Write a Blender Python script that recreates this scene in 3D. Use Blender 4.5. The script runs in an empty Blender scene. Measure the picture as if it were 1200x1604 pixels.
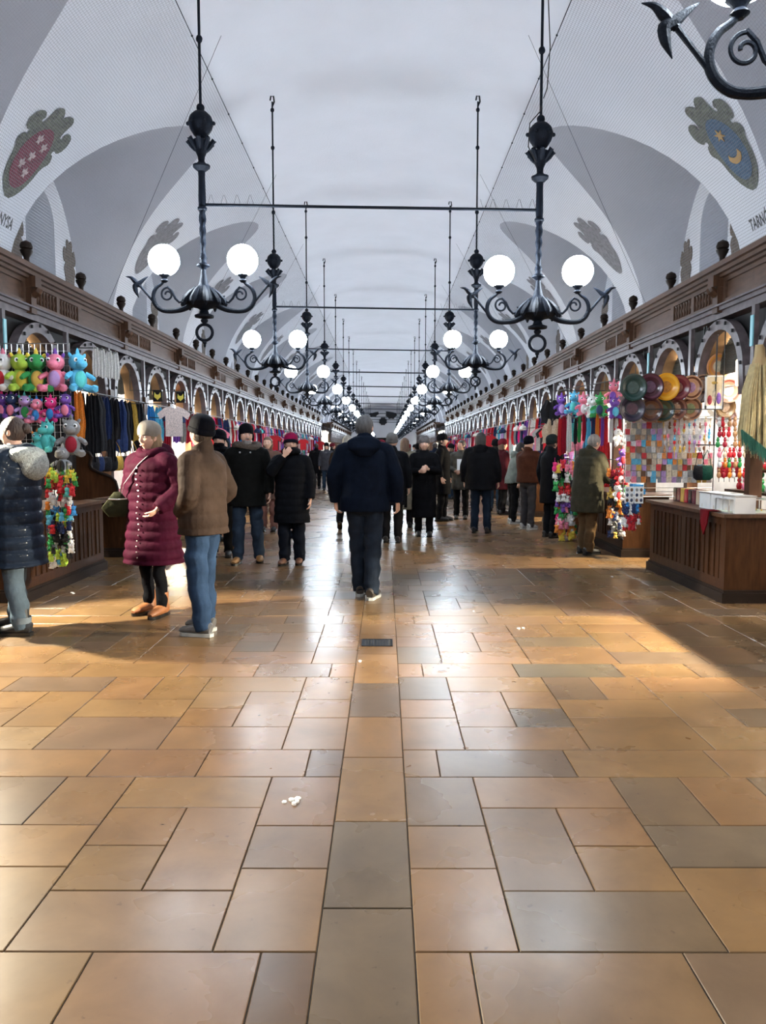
import bpy, math, random
from math import sin, cos, tan, pi, radians, sqrt, atan2, acos
from mathutils import Vector, Matrix
C = bpy.context.scene
COL = C.collection
RND = random.Random(7)

# ------------------------------------------------------------------ camera
FPX = 1205.0; PITCH = radians(4.65); CAMH = 1.5; YAW = 0.0025
cd = bpy.data.cameras.new('camera'); cam = bpy.data.objects.new('camera', cd); COL.objects.link(cam)
cam.location = (0, 0, CAMH); cam.rotation_euler = (pi/2 - PITCH, 0, YAW)
cd.sensor_fit = 'VERTICAL'; cd.sensor_height = 36; cd.lens = 36*FPX/1604; cd.clip_start = 0.05; cd.clip_end = 300
C.camera = cam
# ------------------------------------------------------------------ world, exposure
w = bpy.data.worlds.new('world'); C.world = w; w.use_nodes = True
w.node_tree.nodes['Background'].inputs[0].default_value = (0.5, 0.56, 0.75, 1)
w.node_tree.nodes['Background'].inputs[1].default_value = 0.3
C.view_settings.view_transform = 'Standard'; C.view_settings.look = 'None'
C.view_settings.gamma = 1; C.view_settings.use_curve_mapping = False
C.view_settings.exposure = 0.60
GLOBE_E = 75.0      # strength of the chandelier globes
STALL_E = 380.0      # strength of the stall tube lamps

# ------------------------------------------------------------------ pixel helpers
_cp, _sp = cos(PITCH), sin(PITCH)
def ray(px, py):
    x = (px-600)/FPX; y = -(py-802)/FPX
    d = Vector((x, _cp + y*_sp, -_sp + y*_cp))
    return Matrix.Rotation(YAW, 3, 'Z') @ d
def P(px, py, Y):
    d = ray(px, py); t = Y/d.y
    return Vector((d.x*t, Y, CAMH + d.z*t))
def F(px, py, z=0.0):
    d = ray(px, py); t = (z-CAMH)/d.z
    return Vector((d.x*t, d.y*t, z))
def PX(px, py, X):
    d = ray(px, py); t = X/d.x
    return Vector((X, d.y*t, CAMH + d.z*t))

# ------------------------------------------------------------------ materials
def _new(name):
    m = bpy.data.materials.new(name); m.use_nodes = True
    nt = m.node_tree; return m, nt, nt.nodes['Principled BSDF']
def col4(c): return (c[0], c[1], c[2], 1)
_mc = {}
def mat(name, c, rough=0.6, metal=0.0, noise=0.0, scale=20.0, bump=0.0, bscale=60.0, stretch=None, objcol=False, sheen=0.0, c2=None, coat=0.0, spec=0.5):
    if name in _mc: return _mc[name]
    m, nt, b = _new(name); N = nt.nodes; L = nt.links
    b.inputs['Roughness'].default_value = rough; b.inputs['Metallic'].default_value = metal
    if coat: b.inputs['Coat Weight'].default_value = coat; b.inputs['Coat Roughness'].default_value = 0.15
    b.inputs['Specular IOR Level'].default_value = spec
    tc = N.new('ShaderNodeTexCoord'); mp = N.new('ShaderNodeMapping'); L.new(tc.outputs['Object'], mp.inputs[0])
    if stretch: mp.inputs['Scale'].default_value = stretch
    src = None
    if objcol:
        oi = N.new('ShaderNodeObjectInfo'); src = oi.outputs['Color']
    if noise > 0:
        n = N.new('ShaderNodeTexNoise'); n.inputs['Scale'].default_value = scale; n.inputs['Detail'].default_value = 5
        L.new(mp.outputs[0], n.inputs['Vector'])
        if objcol:
            mx = N.new('ShaderNodeMix'); mx.data_type = 'RGBA'; mx.blend_type = 'MULTIPLY'
            rp = N.new('ShaderNodeValToRGB'); rp.color_ramp.elements[0].position = 0.3; rp.color_ramp.elements[1].position = 0.7
            rp.color_ramp.elements[0].color = (1-noise,)*3+(1,); rp.color_ramp.elements[1].color = (1, 1, 1, 1)
            L.new(n.outputs[0], rp.inputs[0]); mx.inputs[0].default_value = 1
            L.new(src, mx.inputs[6]); L.new(rp.outputs[0], mx.inputs[7]); L.new(mx.outputs[2], b.inputs['Base Color'])
        else:
            rp = N.new('ShaderNodeValToRGB'); rp.color_ramp.elements[0].position = 0.3; rp.color_ramp.elements[1].position = 0.7
            d = c2 if c2 else tuple(x*(1-noise) for x in c)
            rp.color_ramp.elements[0].color = col4(d); rp.color_ramp.elements[1].color = col4(c)
            L.new(n.outputs[0], rp.inputs[0]); L.new(rp.outputs[0], b.inputs['Base Color'])
    elif objcol: L.new(src, b.inputs['Base Color'])
    else: b.inputs['Base Color'].default_value = col4(c)
    if bump > 0:
        n2 = N.new('ShaderNodeTexNoise'); n2.inputs['Scale'].default_value = bscale; n2.inputs['Detail'].default_value = 4
        L.new(mp.outputs[0], n2.inputs['Vector'])
        bp = N.new('ShaderNodeBump'); bp.inputs['Strength'].default_value = bump; bp.inputs['Distance'].default_value = 0.02
        L.new(n2.outputs[0], bp.inputs['Height']); L.new(bp.outputs[0], b.inputs['Normal'])
    _mc[name] = m; return m
def emit(name, c, s):
    if name in _mc: return _mc[name]
    m, nt, b = _new(name)
    b.inputs['Base Color'].default_value = col4(c); b.inputs['Emission Color'].default_value = col4(c); b.inputs['Emission Strength'].default_value = s
    _mc[name] = m; return m

M_PLASTER = mat('plaster', (0.72, 0.735, 0.79), 0.85, noise=0.06, scale=1.2, bump=0.15, bscale=30)
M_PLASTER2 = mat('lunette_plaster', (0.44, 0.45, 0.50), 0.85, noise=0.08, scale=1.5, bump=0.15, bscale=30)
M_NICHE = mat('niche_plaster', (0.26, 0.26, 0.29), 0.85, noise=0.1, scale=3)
M_WOOD = mat('stall_wood', (0.105, 0.058, 0.038), 0.42, spec=0.12, noise=0.45, scale=7, bump=0.1, bscale=30, stretch=(3, 0.6, 3), coat=0.08)
M_WOODV = mat('stall_wood_upright', (0.085, 0.042, 0.024), 0.4, spec=0.12, noise=0.45, scale=7, bump=0.1, bscale=30, stretch=(3, 3, 0.5), coat=0.05)
M_WOODL = mat('arch_wood', (0.13, 0.105, 0.11), 0.4, spec=0.12, noise=0.45, scale=9, coat=0.1)  # paler lilac grey puts the cool light on this wood into its colour
M_COUNTER = mat('counter_wood', (0.050, 0.020, 0.008), 0.42, spec=0.12, noise=0.5, scale=8, bump=0.1, bscale=40, stretch=(4, 4, 0.6), coat=0.03)
M_WOODD = mat('dark_wood', (0.018, 0.011, 0.008), 0.55, spec=0.12, noise=0.3, scale=8)
M_DARK = mat('dark_void_boards', (0.012, 0.011, 0.012), 0.8)  # near-black for dark things and for painted shade in open gaps
M_IRON = mat('blackened_iron', (0.008, 0.011, 0.018), 0.55, 0.0, spec=0.10, noise=0.3, scale=40, bump=0.25, bscale=120)
M_SHUT = mat('shutter_metal', (0.06, 0.062, 0.055), 0.5, 0.0, noise=0.25, scale=8)
M_SOFF = mat('soffit_board', (0.34, 0.20, 0.09), 0.5, noise=0.3, scale=8)
M_STALLIN = mat('stall_inner_panel', (0.82, 0.79, 0.74), 0.7, noise=0.15, scale=5)
M_GLOBE = emit('lamp_globe_glass', (0.78, 0.89, 1.0), GLOBE_E)
M_TUBE = emit('tube_lamp', (1.0, 0.94, 0.85), STALL_E)
M_MORTAR = mat('mortar', (0.05, 0.038, 0.03), 0.9)
M_BLUE = mat('number_plate_blue', (0.16, 0.42, 0.48), 0.5)
M_WHITE = mat('white_paint', (0.75, 0.75, 0.73), 0.5)
M_PAPER = mat('paper', (0.85, 0.85, 0.85), 0.8)
M_CHROME = mat('wire_metal', (0.6, 0.6, 0.6), 0.3, 0.9)
M_FAB = mat('fabric', (1, 1, 1), 0.85, objcol=True, spec=0.2, noise=0.45, scale=60, bump=0.3, bscale=50)
M_RAIL = mat('dark_rail', (0.02, 0.02, 0.02), 0.5)
M_PLUSH = mat('plush', (1, 1, 1), 0.9, objcol=True, noise=0.15, scale=30, bump=0.5, bscale=150, sheen=0.4)
M_GLOSS = mat('glossy_paint', (1, 1, 1), 0.25, objcol=True, noise=0.1, scale=10)
M_PRINT = mat('print', (1, 1, 1), 0.5, objcol=True, noise=0.6, scale=26)
M_BLACKG = mat('black_gloss', (0.01, 0.01, 0.01), 0.2)
M_EYEW = mat('eye_white', (0.85, 0.85, 0.85), 0.3)

def stone(name, attr):
    m, nt, b = _new(name); N = nt.nodes; L = nt.links
    tc = N.new('ShaderNodeNewGeometry')
    if attr:
        a = N.new('ShaderNodeAttribute'); a.attribute_name = 'Col'; src = a.outputs['Color']
    else:
        oi = N.new('ShaderNodeObjectInfo'); src = oi.outputs['Color']
    n1 = N.new('ShaderNodeTexNoise'); n1.inputs['Scale'].default_value = 3.2; n1.inputs['Detail'].default_value = 7; n1.inputs['Roughness'].default_value = 0.65
    n1.inputs['Distortion'].default_value = 0.35
    L.new(tc.outputs['Position'], n1.inputs['Vector'])
    r1 = N.new('ShaderNodeValToRGB'); e = r1.color_ramp.elements
    e[0].position = 0.26; e[0].color = (0.68, 0.64, 0.60, 1); e[1].position = 0.64; e[1].color = (1.04, 1.0, 0.96, 1)
    L.new(n1.outputs[0], r1.inputs[0])
    mx = N.new('ShaderNodeMix'); mx.data_type = 'RGBA'; mx.blend_type = 'MULTIPLY'; mx.inputs[0].default_value = 1
    L.new(src, mx.inputs[6]); L.new(r1.outputs[0], mx.inputs[7])
    # dark spots and stains
    n2 = N.new('ShaderNodeTexNoise'); n2.inputs['Scale'].default_value = 22; n2.inputs['Detail'].default_value = 3
    L.new(tc.outputs['Position'], n2.inputs['Vector'])
    r2 = N.new('ShaderNodeValToRGB'); e = r2.color_ramp.elements
    e[0].position = 0.69; e[0].color = (1, 1, 1, 1); e[1].position = 0.78; e[1].color = (0.35, 0.32, 0.33, 1)
    L.new(n2.outputs[0], r2.inputs[0])
    mx2 = N.new('ShaderNodeMix'); mx2.data_type = 'RGBA'; mx2.blend_type = 'MULTIPLY'; mx2.inputs[0].default_value = 1
    L.new(mx.outputs[2], mx2.inputs[6]); L.new(r2.outputs[0], mx2.inputs[7]); L.new(mx2.outputs[2], b.inputs['Base Color'])
    n3 = N.new('ShaderNodeTexNoise'); n3.inputs['Scale'].default_value = 1.7; n3.inputs['Detail'].default_value = 4
    L.new(tc.outputs['Position'], n3.inputs['Vector'])
    mr = N.new('ShaderNodeMapRange'); mr.inputs[3].default_value = 0.20; mr.inputs[4].default_value = 0.36
    L.new(n3.outputs[0], mr.inputs[0]); L.new(mr.outputs[0], b.inputs['Roughness'])
    n4 = N.new('ShaderNodeTexNoise'); n4.inputs['Scale'].default_value = 2.6; n4.inputs['Detail'].default_value = 2
    L.new(tc.outputs['Position'], n4.inputs['Vector'])
    bp = N.new('ShaderNodeBump'); bp.inputs['Strength'].default_value = 0.10; bp.inputs['Distance'].default_value = 0.02
    L.new(n4.outputs[0], bp.inputs['Height']); L.new(bp.outputs[0], b.inputs['Normal'])
    b.inputs['Specular IOR Level'].default_value = 0.32
    return m
M_STONE = stone('floor_stone', False); M_STONEA = stone('floor_stone_far', True)

# ------------------------------------------------------------------ mesh builder
class MB:
    def __init__(s): s.v = []; s.f = []; s.m = []
    def add(s, vs, fs, mi=0):
        o = len(s.v); s.v += [tuple(p) for p in vs]; s.f += [tuple(i+o for i in f) for f in fs]; s.m += [mi]*len(fs); return s
    def box(s, x0, x1, y0, y1, z0, z1, mi=0, bev=0.0, M=None):
        if bev <= 0:
            vs = [(x0, y0, z0), (x1, y0, z0), (x1, y1, z0), (x0, y1, z0), (x0, y0, z1), (x1, y0, z1), (x1, y1, z1), (x0, y1, z1)]
            fs = [(3, 2, 1, 0), (4, 5, 6, 7), (0, 1, 5, 4), (1, 2, 6, 5), (2, 3, 7, 6), (3, 0, 4, 7)]
        else:
            b = bev; vs = [(x0, y0, z0), (x1, y0, z0), (x1, y1, z0), (x0, y1, z0), (x0, y0, z1-b), (x1, y0, z1-b), (x1, y1, z1-b), (x0, y1, z1-b),
                  (x0+b, y0+b, z1), (x1-b, y0+b, z1), (x1-b, y1-b, z1), (x0+b, y1-b, z1)]
            fs = [(3, 2, 1, 0), (8, 9, 10, 11)] + [(i, (i+1) % 4, 4+(i+1) % 4, 4+i) for i in range(4)] + [(4+i, 4+(i+1) % 4, 8+(i+1) % 4, 8+i) for i in range(4)]
        if M is not None: vs = [M @ Vector(p) for p in vs]
        return s.add(vs, fs, mi)
    def cbox(s, c, sz, R=None, mi=0):
        hx, hy, hz = sz[0]/2, sz[1]/2, sz[2]/2
        M = Matrix.Translation(Vector(c)) @ (R.to_4x4() if R is not None else Matrix())
        return s.box(-hx, hx, -hy, hy, -hz, hz, mi, 0, M)
    def tube(s, pts, rad, n=8, mi=0, caps=True, closed=False, up=None, phase=0.0):
        pts = [Vector(p) for p in pts]; k = len(pts)
        if not isinstance(rad, (list, tuple)): rad = [rad]*k
        T = []
        for i in range(k):
            if closed: t = pts[(i+1) % k]-pts[i-1]
            else: t = pts[min(i+1, k-1)]-pts[max(i-1, 0)]
            if t.length < 1e-9: t = Vector((0, 0, 1))
            T.append(t.normalized())
        u = Vector(up) if up is not None else (Vector((0, 0, 1)) if abs(T[0].z) < 0.9 else Vector((1, 0, 0)))
        vs = []; fs = []
        for i in range(k):
            u = (u - T[i]*u.dot(T[i]))
            if u.length < 1e-6: u = T[i].orthogonal()
            u.normalize(); w_ = T[i].cross(u)
            r = rad[i]; ru, rw = (r if isinstance(r, (list, tuple)) else (r, r))
            for j in range(n):
                a = 2*pi*j/n+phase; vs.append(pts[i]+u*(cos(a)*ru)+w_*(sin(a)*rw))
        R_ = k if closed else k-1
        for i in range(R_):
            a = i*n; b = ((i+1) % k)*n
            for j in range(n): fs.append((a+j, a+(j+1) % n, b+(j+1) % n, b+j))
        if caps and not closed:
            fs.append(tuple(range(n-1, -1, -1))); fs.append(tuple((k-1)*n+j for j in range(n)))
        return s.add(vs, fs, mi)
    def lathe(s, prof, n=16, c=(0, 0, 0), mi=0, lobes=0, amp=0.0):
        c = Vector(c); vs = []; fs = []
        for r, z in prof:
            for j in range(n):
                a = 2*pi*j/n; rr = r*(1+amp*cos(lobes*a)) if lobes else r
                vs.append(c+Vector((rr*cos(a), rr*sin(a), z)))
        for i in range(len(prof)-1):
            for j in range(n): fs.append((i*n+j, i*n+(j+1) % n, (i+1)*n+(j+1) % n, (i+1)*n+j))
        fs.append(tuple(range(n-1, -1, -1))); fs.append(tuple((len(prof)-1)*n+j for j in range(n)))
        return s.add(vs, fs, mi)
    def ell(s, c, r, nu=12, nv=8, R=None, mi=0):
        c = Vector(c); r = r if isinstance(r, (tuple, list)) else (r, r, r)
        vs = []; fs = []
        for i in range(1, nv):
            t = pi*i/nv
            for j in range(nu):
                a = 2*pi*j/nu; p = Vector((r[0]*sin(t)*cos(a), r[1]*sin(t)*sin(a), r[2]*cos(t)))
                if R is not None: p = R @ p
                vs.append(c+p)
        top = Vector((0, 0, r[2])); bot = Vector((0, 0, -r[2]))
        if R is not None: top = R @ top; bot = R @ bot
        vs.append(c+top); vs.append(c+bot); ti = len(vs)-2; bi = len(vs)-1
        for i in range(nv-2):
            for j in range(nu): fs.append((i*nu+j, (i+1)*nu+j, (i+1)*nu+(j+1) % nu, i*nu+(j+1) % nu))
        for j in range(nu):
            fs.append((ti, j, (j+1) % nu)); fs.append((bi, (nv-2)*nu+(j+1) % nu, (nv-2)*nu+j))
        return s.add(vs, fs, mi)
    def prism(s, poly, fn, mi=0):
        """poly: 2D outline; fn(u, v, side 0|1) -> 3D point; closed thick outline (ear-cut by blender ngon)"""
        n = len(poly); vs = [fn(p[0], p[1], 0) for p in poly]+[fn(p[0], p[1], 1) for p in poly]
        fs = [tuple(range(n-1, -1, -1)), tuple(range(n, 2*n))]+[(i, (i+1) % n, n+(i+1) % n, n+i) for i in range(n)]
        return s.add(vs, fs, mi)
    def grid(s, fn, nu, nv, mi=0):
        vs = [fn(i/nu, j/nv) for j in range(nv+1) for i in range(nu+1)]
        fs = [(j*(nu+1)+i, j*(nu+1)+i+1, (j+1)*(nu+1)+i+1, (j+1)*(nu+1)+i) for j in range(nv) for i in range(nu)]
        return s.add(vs, fs, mi)
    def mesh(s, name, mats, smooth=35):
        me = bpy.data.meshes.new(name); me.from_pydata([tuple(p) for p in s.v], [], s.f)
        for m in (mats if isinstance(mats, (list, tuple)) else [mats]): me.materials.append(m)
        if any(s.m): me.polygons.foreach_set('material_index', s.m)
        if smooth:
            me.polygons.foreach_set('use_smooth', [True]*len(s.f)); me.set_sharp_from_angle(angle=radians(smooth))
        me.update(); return me
    def build(s, name, mats, parent=None, smooth=35, loc=None):
        return link(name, s.mesh(name, mats, smooth), parent, loc)
def link(name, me, parent=None, loc=None, rotz=0, color=None):
    o = bpy.data.objects.new(name, me); COL.objects.link(o)
    if parent is not None: o.parent = parent
    if loc is not None: o.location = loc
    if rotz: o.rotation_euler = (0, 0, rotz)
    if color is not None: o.color = col4(color)
    return o
def tag(o, label, cat, group=None, kind=None):
    if label: o['label'] = label
    if cat: o['category'] = cat
    if group: o['group'] = group
    if kind: o['kind'] = kind
    return o
def thing(name, label, cat, loc=(0, 0, 0), rotz=0, group=None):
    o = bpy.data.objects.new(name, None); COL.objects.link(o); o.location = loc; o.rotation_euler = (0, 0, rotz)
    o.empty_display_size = 0.1
    return tag(o, label, cat, group)
def struct(o): o['kind'] = 'structure'; return o
def copy_tree(o, parent=None):
    c = o.copy(); COL.objects.link(c)
    if parent is not None: c.parent = parent
    for ch in list(o.children): copy_tree(ch, c)
    return c
ORD = ['zeroth', 'first', 'second', 'third', 'fourth', 'fifth', 'sixth', 'seventh', 'eighth', 'ninth', 'tenth', 'eleventh', 'twelfth', 'thirteenth', 'fourteenth',
       'fifteenth', 'sixteenth', 'seventeenth', 'eighteenth', 'nineteenth', 'twentieth']
XC = -0.13
Y0, YEND = -7.0, 99.5
S = 4.95; CB = 12.65        # vault bay length and the centre of one lunette
def side_word(s): return 'left' if s < 0 else 'right'

# ================================================================== FLOOR
SW = 0.3135; FK = 0.31
def slab_color(r):
    k = r.random()
    if k < 0.66: c = (0.48, 0.285, 0.13)
    elif k < 0.84: c = (0.48, 0.285, 0.135)
    elif k < 0.95: c = (0.38, 0.255, 0.165)
    else: c = (0.33, 0.225, 0.13)
    c = tuple(x*FK for x in c)
    v = 0.9+0.2*r.random(); return tuple(min(1, x*v*(0.97+0.06*r.random())) for x in c)
def slab_layout():
    out = []   # x0,x1,y0,y1
    c0, c1 = -0.204, 0.09
    # centre strip
    ys = [0.4, 0.95, 1.42, 1.87, 2.41, 3.0, 3.65, 4.22, 4.85, 5.55]
    while ys[-1] < YEND: ys.append(ys[-1]+[0.62, 0.5, 0.72, 0.58, 0.66][len(ys) % 5])
    for a, b in zip(ys, ys[1:]): out.append((c0, c1, a, min(b, YEND), 0))
    for sd in (-1, 1):
        e = c0 if sd < 0 else c1
        def put(a, b, y0, y1, tagc=0):
            x0, x1 = e+sd*a, e+sd*b
            if a >= 4.0-0.01: return
            b = min(b, 4.05); x1 = e+sd*b
            out.append((min(x0, x1), max(x0, x1), y0, min(y1, YEND), tagc))
        k = 0; y = 1.87-1.555
        while y < YEND:
            # narrow row
            r = random.Random(int(k*13+sd)); edges = [0, 0.166, 0.80]
            if sd < 0: edges = [0, 0.166, 0.67, 1.17]
            while edges[-1] < 4.05: edges.append(edges[-1]+r.choice([0.5, 0.64, 0.42, 0.7]))
            for a, b in zip(edges, edges[1:]): put(a, b, y, y+0.32)
            s0 = y+0.32
            put(0, SW, s0, s0+.46); put(0, SW, s0+.46, s0+.775); put(0, SW, s0+.775, s0+1.235)
            x = SW; j = 0
            while x < 4.05:
                if j % 2 == 0:
                    put(x, x+2*SW, s0, s0+.32)
                    put(x, x+SW, s0+.32, s0+.93); put(x+SW, x+2*SW, s0+.32, s0+.62); put(x+SW, x+2*SW, s0+.62, s0+.93)
                    put(x, x+2*SW, s0+.93, s0+1.235)
                else:
                    put(x, x+2*SW, s0, s0+.47); put(x, x+2*SW, s0+.47, s0+.78)
                    put(x, x+SW, s0+.78, s0+1.235); put(x+SW, x+2*SW, s0+.78, s0+1.235)
                x += 2*SW; j += 1
            y += 1.555; k += 1
    return out
def build_floor():
    b = MB(); b.box(-5.6, 5.6, Y0, YEND+0.4, -0.12, -0.006)
    fl = struct(b.build('floor', M_MORTAR, smooth=0))
    slabs = slab_layout()
    def vis(s):
        cx, cy = (s[0]+s[1])/2, (s[2]+s[3])/2
        if cy < 1.7: return -1
        if abs(cx) > 0.53*cy+0.5: return -0.5
        return (s[1]-s[0])*(s[3]-s[2])/(cy**3)
    slabs.sort(key=lambda s: -vis(s))
    g = 0.0022; cache = {}
    rc = random.Random(3)
    # a few slabs read off the photograph
    special = {(415+497)//2: None}
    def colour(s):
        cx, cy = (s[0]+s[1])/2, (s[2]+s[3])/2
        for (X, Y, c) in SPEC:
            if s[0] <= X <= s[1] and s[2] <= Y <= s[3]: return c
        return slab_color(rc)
    tris = MB(); fc = []
    for i, s in enumerate(slabs):
        dx, dy = s[1]-s[0]-2*g, s[3]-s[2]-2*g; c = colour(s); dz = rc.uniform(-0.0006, 0.0006)
        if dy <= 0.02 or dx <= 0.02: continue
        if i < 300:
            key = (round(dx, 3), round(dy, 3))
            if key not in cache:
                m = MB(); m.box(-dx/2, dx/2, -dy/2, dy/2, -0.03, 0, bev=0.0025); cache[key] = m.mesh('stone_slab', M_STONE, 0)
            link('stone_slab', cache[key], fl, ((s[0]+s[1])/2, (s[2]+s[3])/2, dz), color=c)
        else:
            tris.box(s[0]+g, s[1]-g, s[2]+g, s[3]-g, -0.02, dz); fc += [c]*6
    # margins under the counters, their shadow painted in as a darker colour
    for sd in (-1, 1):
        y = Y0
        while y < YEND:
            x0, x1 = sorted((4.05*sd, 5.5*sd)); tris.box(x0, x1, y+g, min(y+0.6, YEND)-g, -0.02, 0); fc += [(0.09, 0.06, 0.04)]*6; y += 0.6
    y = Y0
    while y < 0.3:
        for k in range(13): tris.box(-4.05+k*.623+g, -4.05+(k+1)*.623-g, y+g, y+0.5-g, -0.02, 0); fc += [slab_color(rc)]*6
        y += 0.5
    me = tris.mesh('stone_paving', M_STONEA, 0)
    ca = me.color_attributes.new('Col', 'FLOAT_COLOR', 'CORNER')
    data = []
    for p, c in zip(me.polygons, fc): data += list(col4(c))*p.loop_total
    ca.data.foreach_set('color', data)
    o = link('stone_paving', me, fl); o['kind'] = 'stuff'
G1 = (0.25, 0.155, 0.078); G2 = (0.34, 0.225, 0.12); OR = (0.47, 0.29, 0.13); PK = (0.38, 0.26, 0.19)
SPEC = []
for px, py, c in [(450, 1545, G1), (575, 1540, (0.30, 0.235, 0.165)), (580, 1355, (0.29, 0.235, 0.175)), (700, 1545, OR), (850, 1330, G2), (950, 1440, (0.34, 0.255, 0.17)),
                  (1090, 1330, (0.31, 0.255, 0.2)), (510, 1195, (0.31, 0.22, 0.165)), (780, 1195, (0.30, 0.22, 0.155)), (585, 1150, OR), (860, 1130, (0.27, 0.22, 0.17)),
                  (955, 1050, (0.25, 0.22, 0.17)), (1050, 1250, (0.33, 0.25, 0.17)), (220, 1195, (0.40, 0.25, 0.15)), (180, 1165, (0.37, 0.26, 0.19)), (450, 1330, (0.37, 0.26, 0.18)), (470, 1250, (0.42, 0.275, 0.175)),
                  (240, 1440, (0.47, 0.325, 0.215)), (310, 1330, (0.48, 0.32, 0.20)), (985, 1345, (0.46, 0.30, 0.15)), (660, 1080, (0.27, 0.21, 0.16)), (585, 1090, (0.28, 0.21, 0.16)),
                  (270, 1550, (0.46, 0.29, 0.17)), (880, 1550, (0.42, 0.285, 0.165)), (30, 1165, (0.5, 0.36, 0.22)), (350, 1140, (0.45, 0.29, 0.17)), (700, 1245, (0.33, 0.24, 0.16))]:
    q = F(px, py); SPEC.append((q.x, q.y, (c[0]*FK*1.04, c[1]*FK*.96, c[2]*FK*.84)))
build_floor()

# ================================================================== VAULT
VA, VB, VZ = 5.0, 3.32, 3.7; GH = 2.80; GW = 2.0
TT = math.asin(GH/VB)
def vp(sd, th, y, off=0.0):
    """point on the main vault; off > 0 pushes it into the room"""
    u, z = VA*cos(th), VZ+VB*sin(th)
    nx, nz = cos(th)/VA, sin(th)/VB; l = sqrt(nx*nx+nz*nz); nx /= l; nz /= l
    return Vector((XC+sd*(u-nx*off), y, z-nz*off))
def gy(th):
    q = VB*sin(th)/GH; return GW*sqrt(max(0, 1-q*q))
bays = []; c = CB
while c > Y0+2: c -= S
while c < YEND+3: bays.append(c); c += S
WALLA = 5.35
def build_vault():
    b = MB()
    # crown between the lunette tips: waves barely noticeable
    b.grid(lambda i, j: vp(1, TT+(pi-2*TT)*i, Y0+(YEND-Y0)*j), 24, 44)
    for sd in (-1, 1):
        cs = [bays[0]-S]+bays
        for c0_ in cs:
            ya, yb = c0_, c0_+S
            def web(i, j):
                th = TT*(1-(1-j)**1.6) if j < 1 else TT
                g = gy(th); return vp(sd, th, ya+g+(S-2*g)*i)
            b.grid(web, 6, 16)
    struct(b.build('ceiling', M_PLASTER, smooth=60))
    for sd in (-1, 1):
        nm = side_word(sd); wl = MB(); ln = MB(); nc = MB()
        for c0_ in bays:
            if c0_ > YEND+1: continue
            n = 28
            def W(t): return Vector((XC+sd*WALLA, c0_-1.45*cos(t), VZ-0.3+2.65*sin(t)))
            def G(t):
                th = math.asin(min(1, GH*sin(t)/VB)); return vp(sd, th, c0_-GW*cos(t))
            def lun(i, j):
                t = pi*i; return W(t).lerp(G(t), j)
            ln.grid(lun, n, 8)
            # end wall of the lunette with an arched window niche cut into it
            hw = 0.52; zt = 5.15
            def nich(t): return Vector((XC+sd*WALLA, c0_-0.1-hw*cos(t), zt+hw*sin(t)))
            def wall_(i, j):
                t = pi*i; return W(t).lerp(nich(t), j)
            wl.grid(wall_, n, 2)
            x = XC+sd*WALLA
            for s2 in (-1, 1):
                yn = c0_-0.1+s2*hw; yw = c0_+s2*1.45
                wl.add([(x, yn, 3.0), (x, yw, 3.0), (x, yw, VZ-0.3), (x, yn, zt)], [(0, 1, 2, 3)])
            def rev(i, j):
                p = nich(pi*i) if True else None
                return Vector((p.x+sd*0.55*j, p.y, p.z))
            wl.grid(rev, 14, 1)
            for s2 in (-1, 1):
                yn = c0_-0.1+s2*hw
                wl.add([(x, yn, 3.0), (x, yn, zt), (x+sd*.55, yn, zt), (x+sd*.55, yn, 3.0)], [(0, 1, 2, 3)])
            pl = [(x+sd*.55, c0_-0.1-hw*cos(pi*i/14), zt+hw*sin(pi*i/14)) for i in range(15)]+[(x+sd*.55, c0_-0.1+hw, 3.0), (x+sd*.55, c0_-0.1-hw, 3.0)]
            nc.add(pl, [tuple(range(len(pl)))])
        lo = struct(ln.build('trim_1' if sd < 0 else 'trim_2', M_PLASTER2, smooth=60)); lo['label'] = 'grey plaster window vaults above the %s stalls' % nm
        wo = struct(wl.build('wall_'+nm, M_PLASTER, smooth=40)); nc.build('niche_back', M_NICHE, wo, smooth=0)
        b2 = MB(); x0, x1 = sorted((XC+sd*5.36, XC+sd*5.42)); b2.box(x0, x1, Y0, YEND, 0, 3.5)
        b2.build('lower_wall', M_PLASTER2, wo, smooth=0)
        # outer hood above the lunettes keeps the room closed
    b = MB(); b.box(-6, 6, Y0-0.2, Y0, 0, 8); struct(b.build('wall_back', M_PLASTER2, smooth=0))
    b = MB(); b.box(-6, 6, YEND, YEND+0.2, 0, 8); fw = struct(b.build('wall_front', M_PLASTER, smooth=0))
    # arch at the far end, door and dark star windows
    b = MB(); a0 = [(vp(1, pi*i/24, YEND-0.6)) for i in range(25)]
    a1 = [Vector((XC+4.2*cos(pi*i/24), YEND-0.6, 3.2+3.15*sin(pi*i/24))) for i in range(25)]
    b.add(a0+a1, [(i, i+1, 26+i, 25+i) for i in range(24)]); b.build('end_arch', M_PLASTER2, fw, smooth=0)
    for px, py, r in [(585, 645, 9), (613, 647.5, 9.5), (600, 660, 6.5)]:
        q = P(px, py, YEND-0.5); R_ = r*0.0825; m = MB()
        poly = [(R_*(1 if k % 2 else 0.84)*cos(pi*k/8), R_*(1 if k % 2 else 0.84)*sin(pi*k/8)) for k in range(16)]
        m.prism(poly, lambda u, v, s_: Vector((q.x+u, YEND-0.5+0.15*(1-s_), q.z+v)))
        o = m.build('star_window', M_DARK, fw, smooth=0)
    m = MB(); m.box(-1.4, 1.2, YEND-.3, YEND, 0, 3.0); m.build('doorway', M_WOODD, fw)
build_vault()
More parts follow.
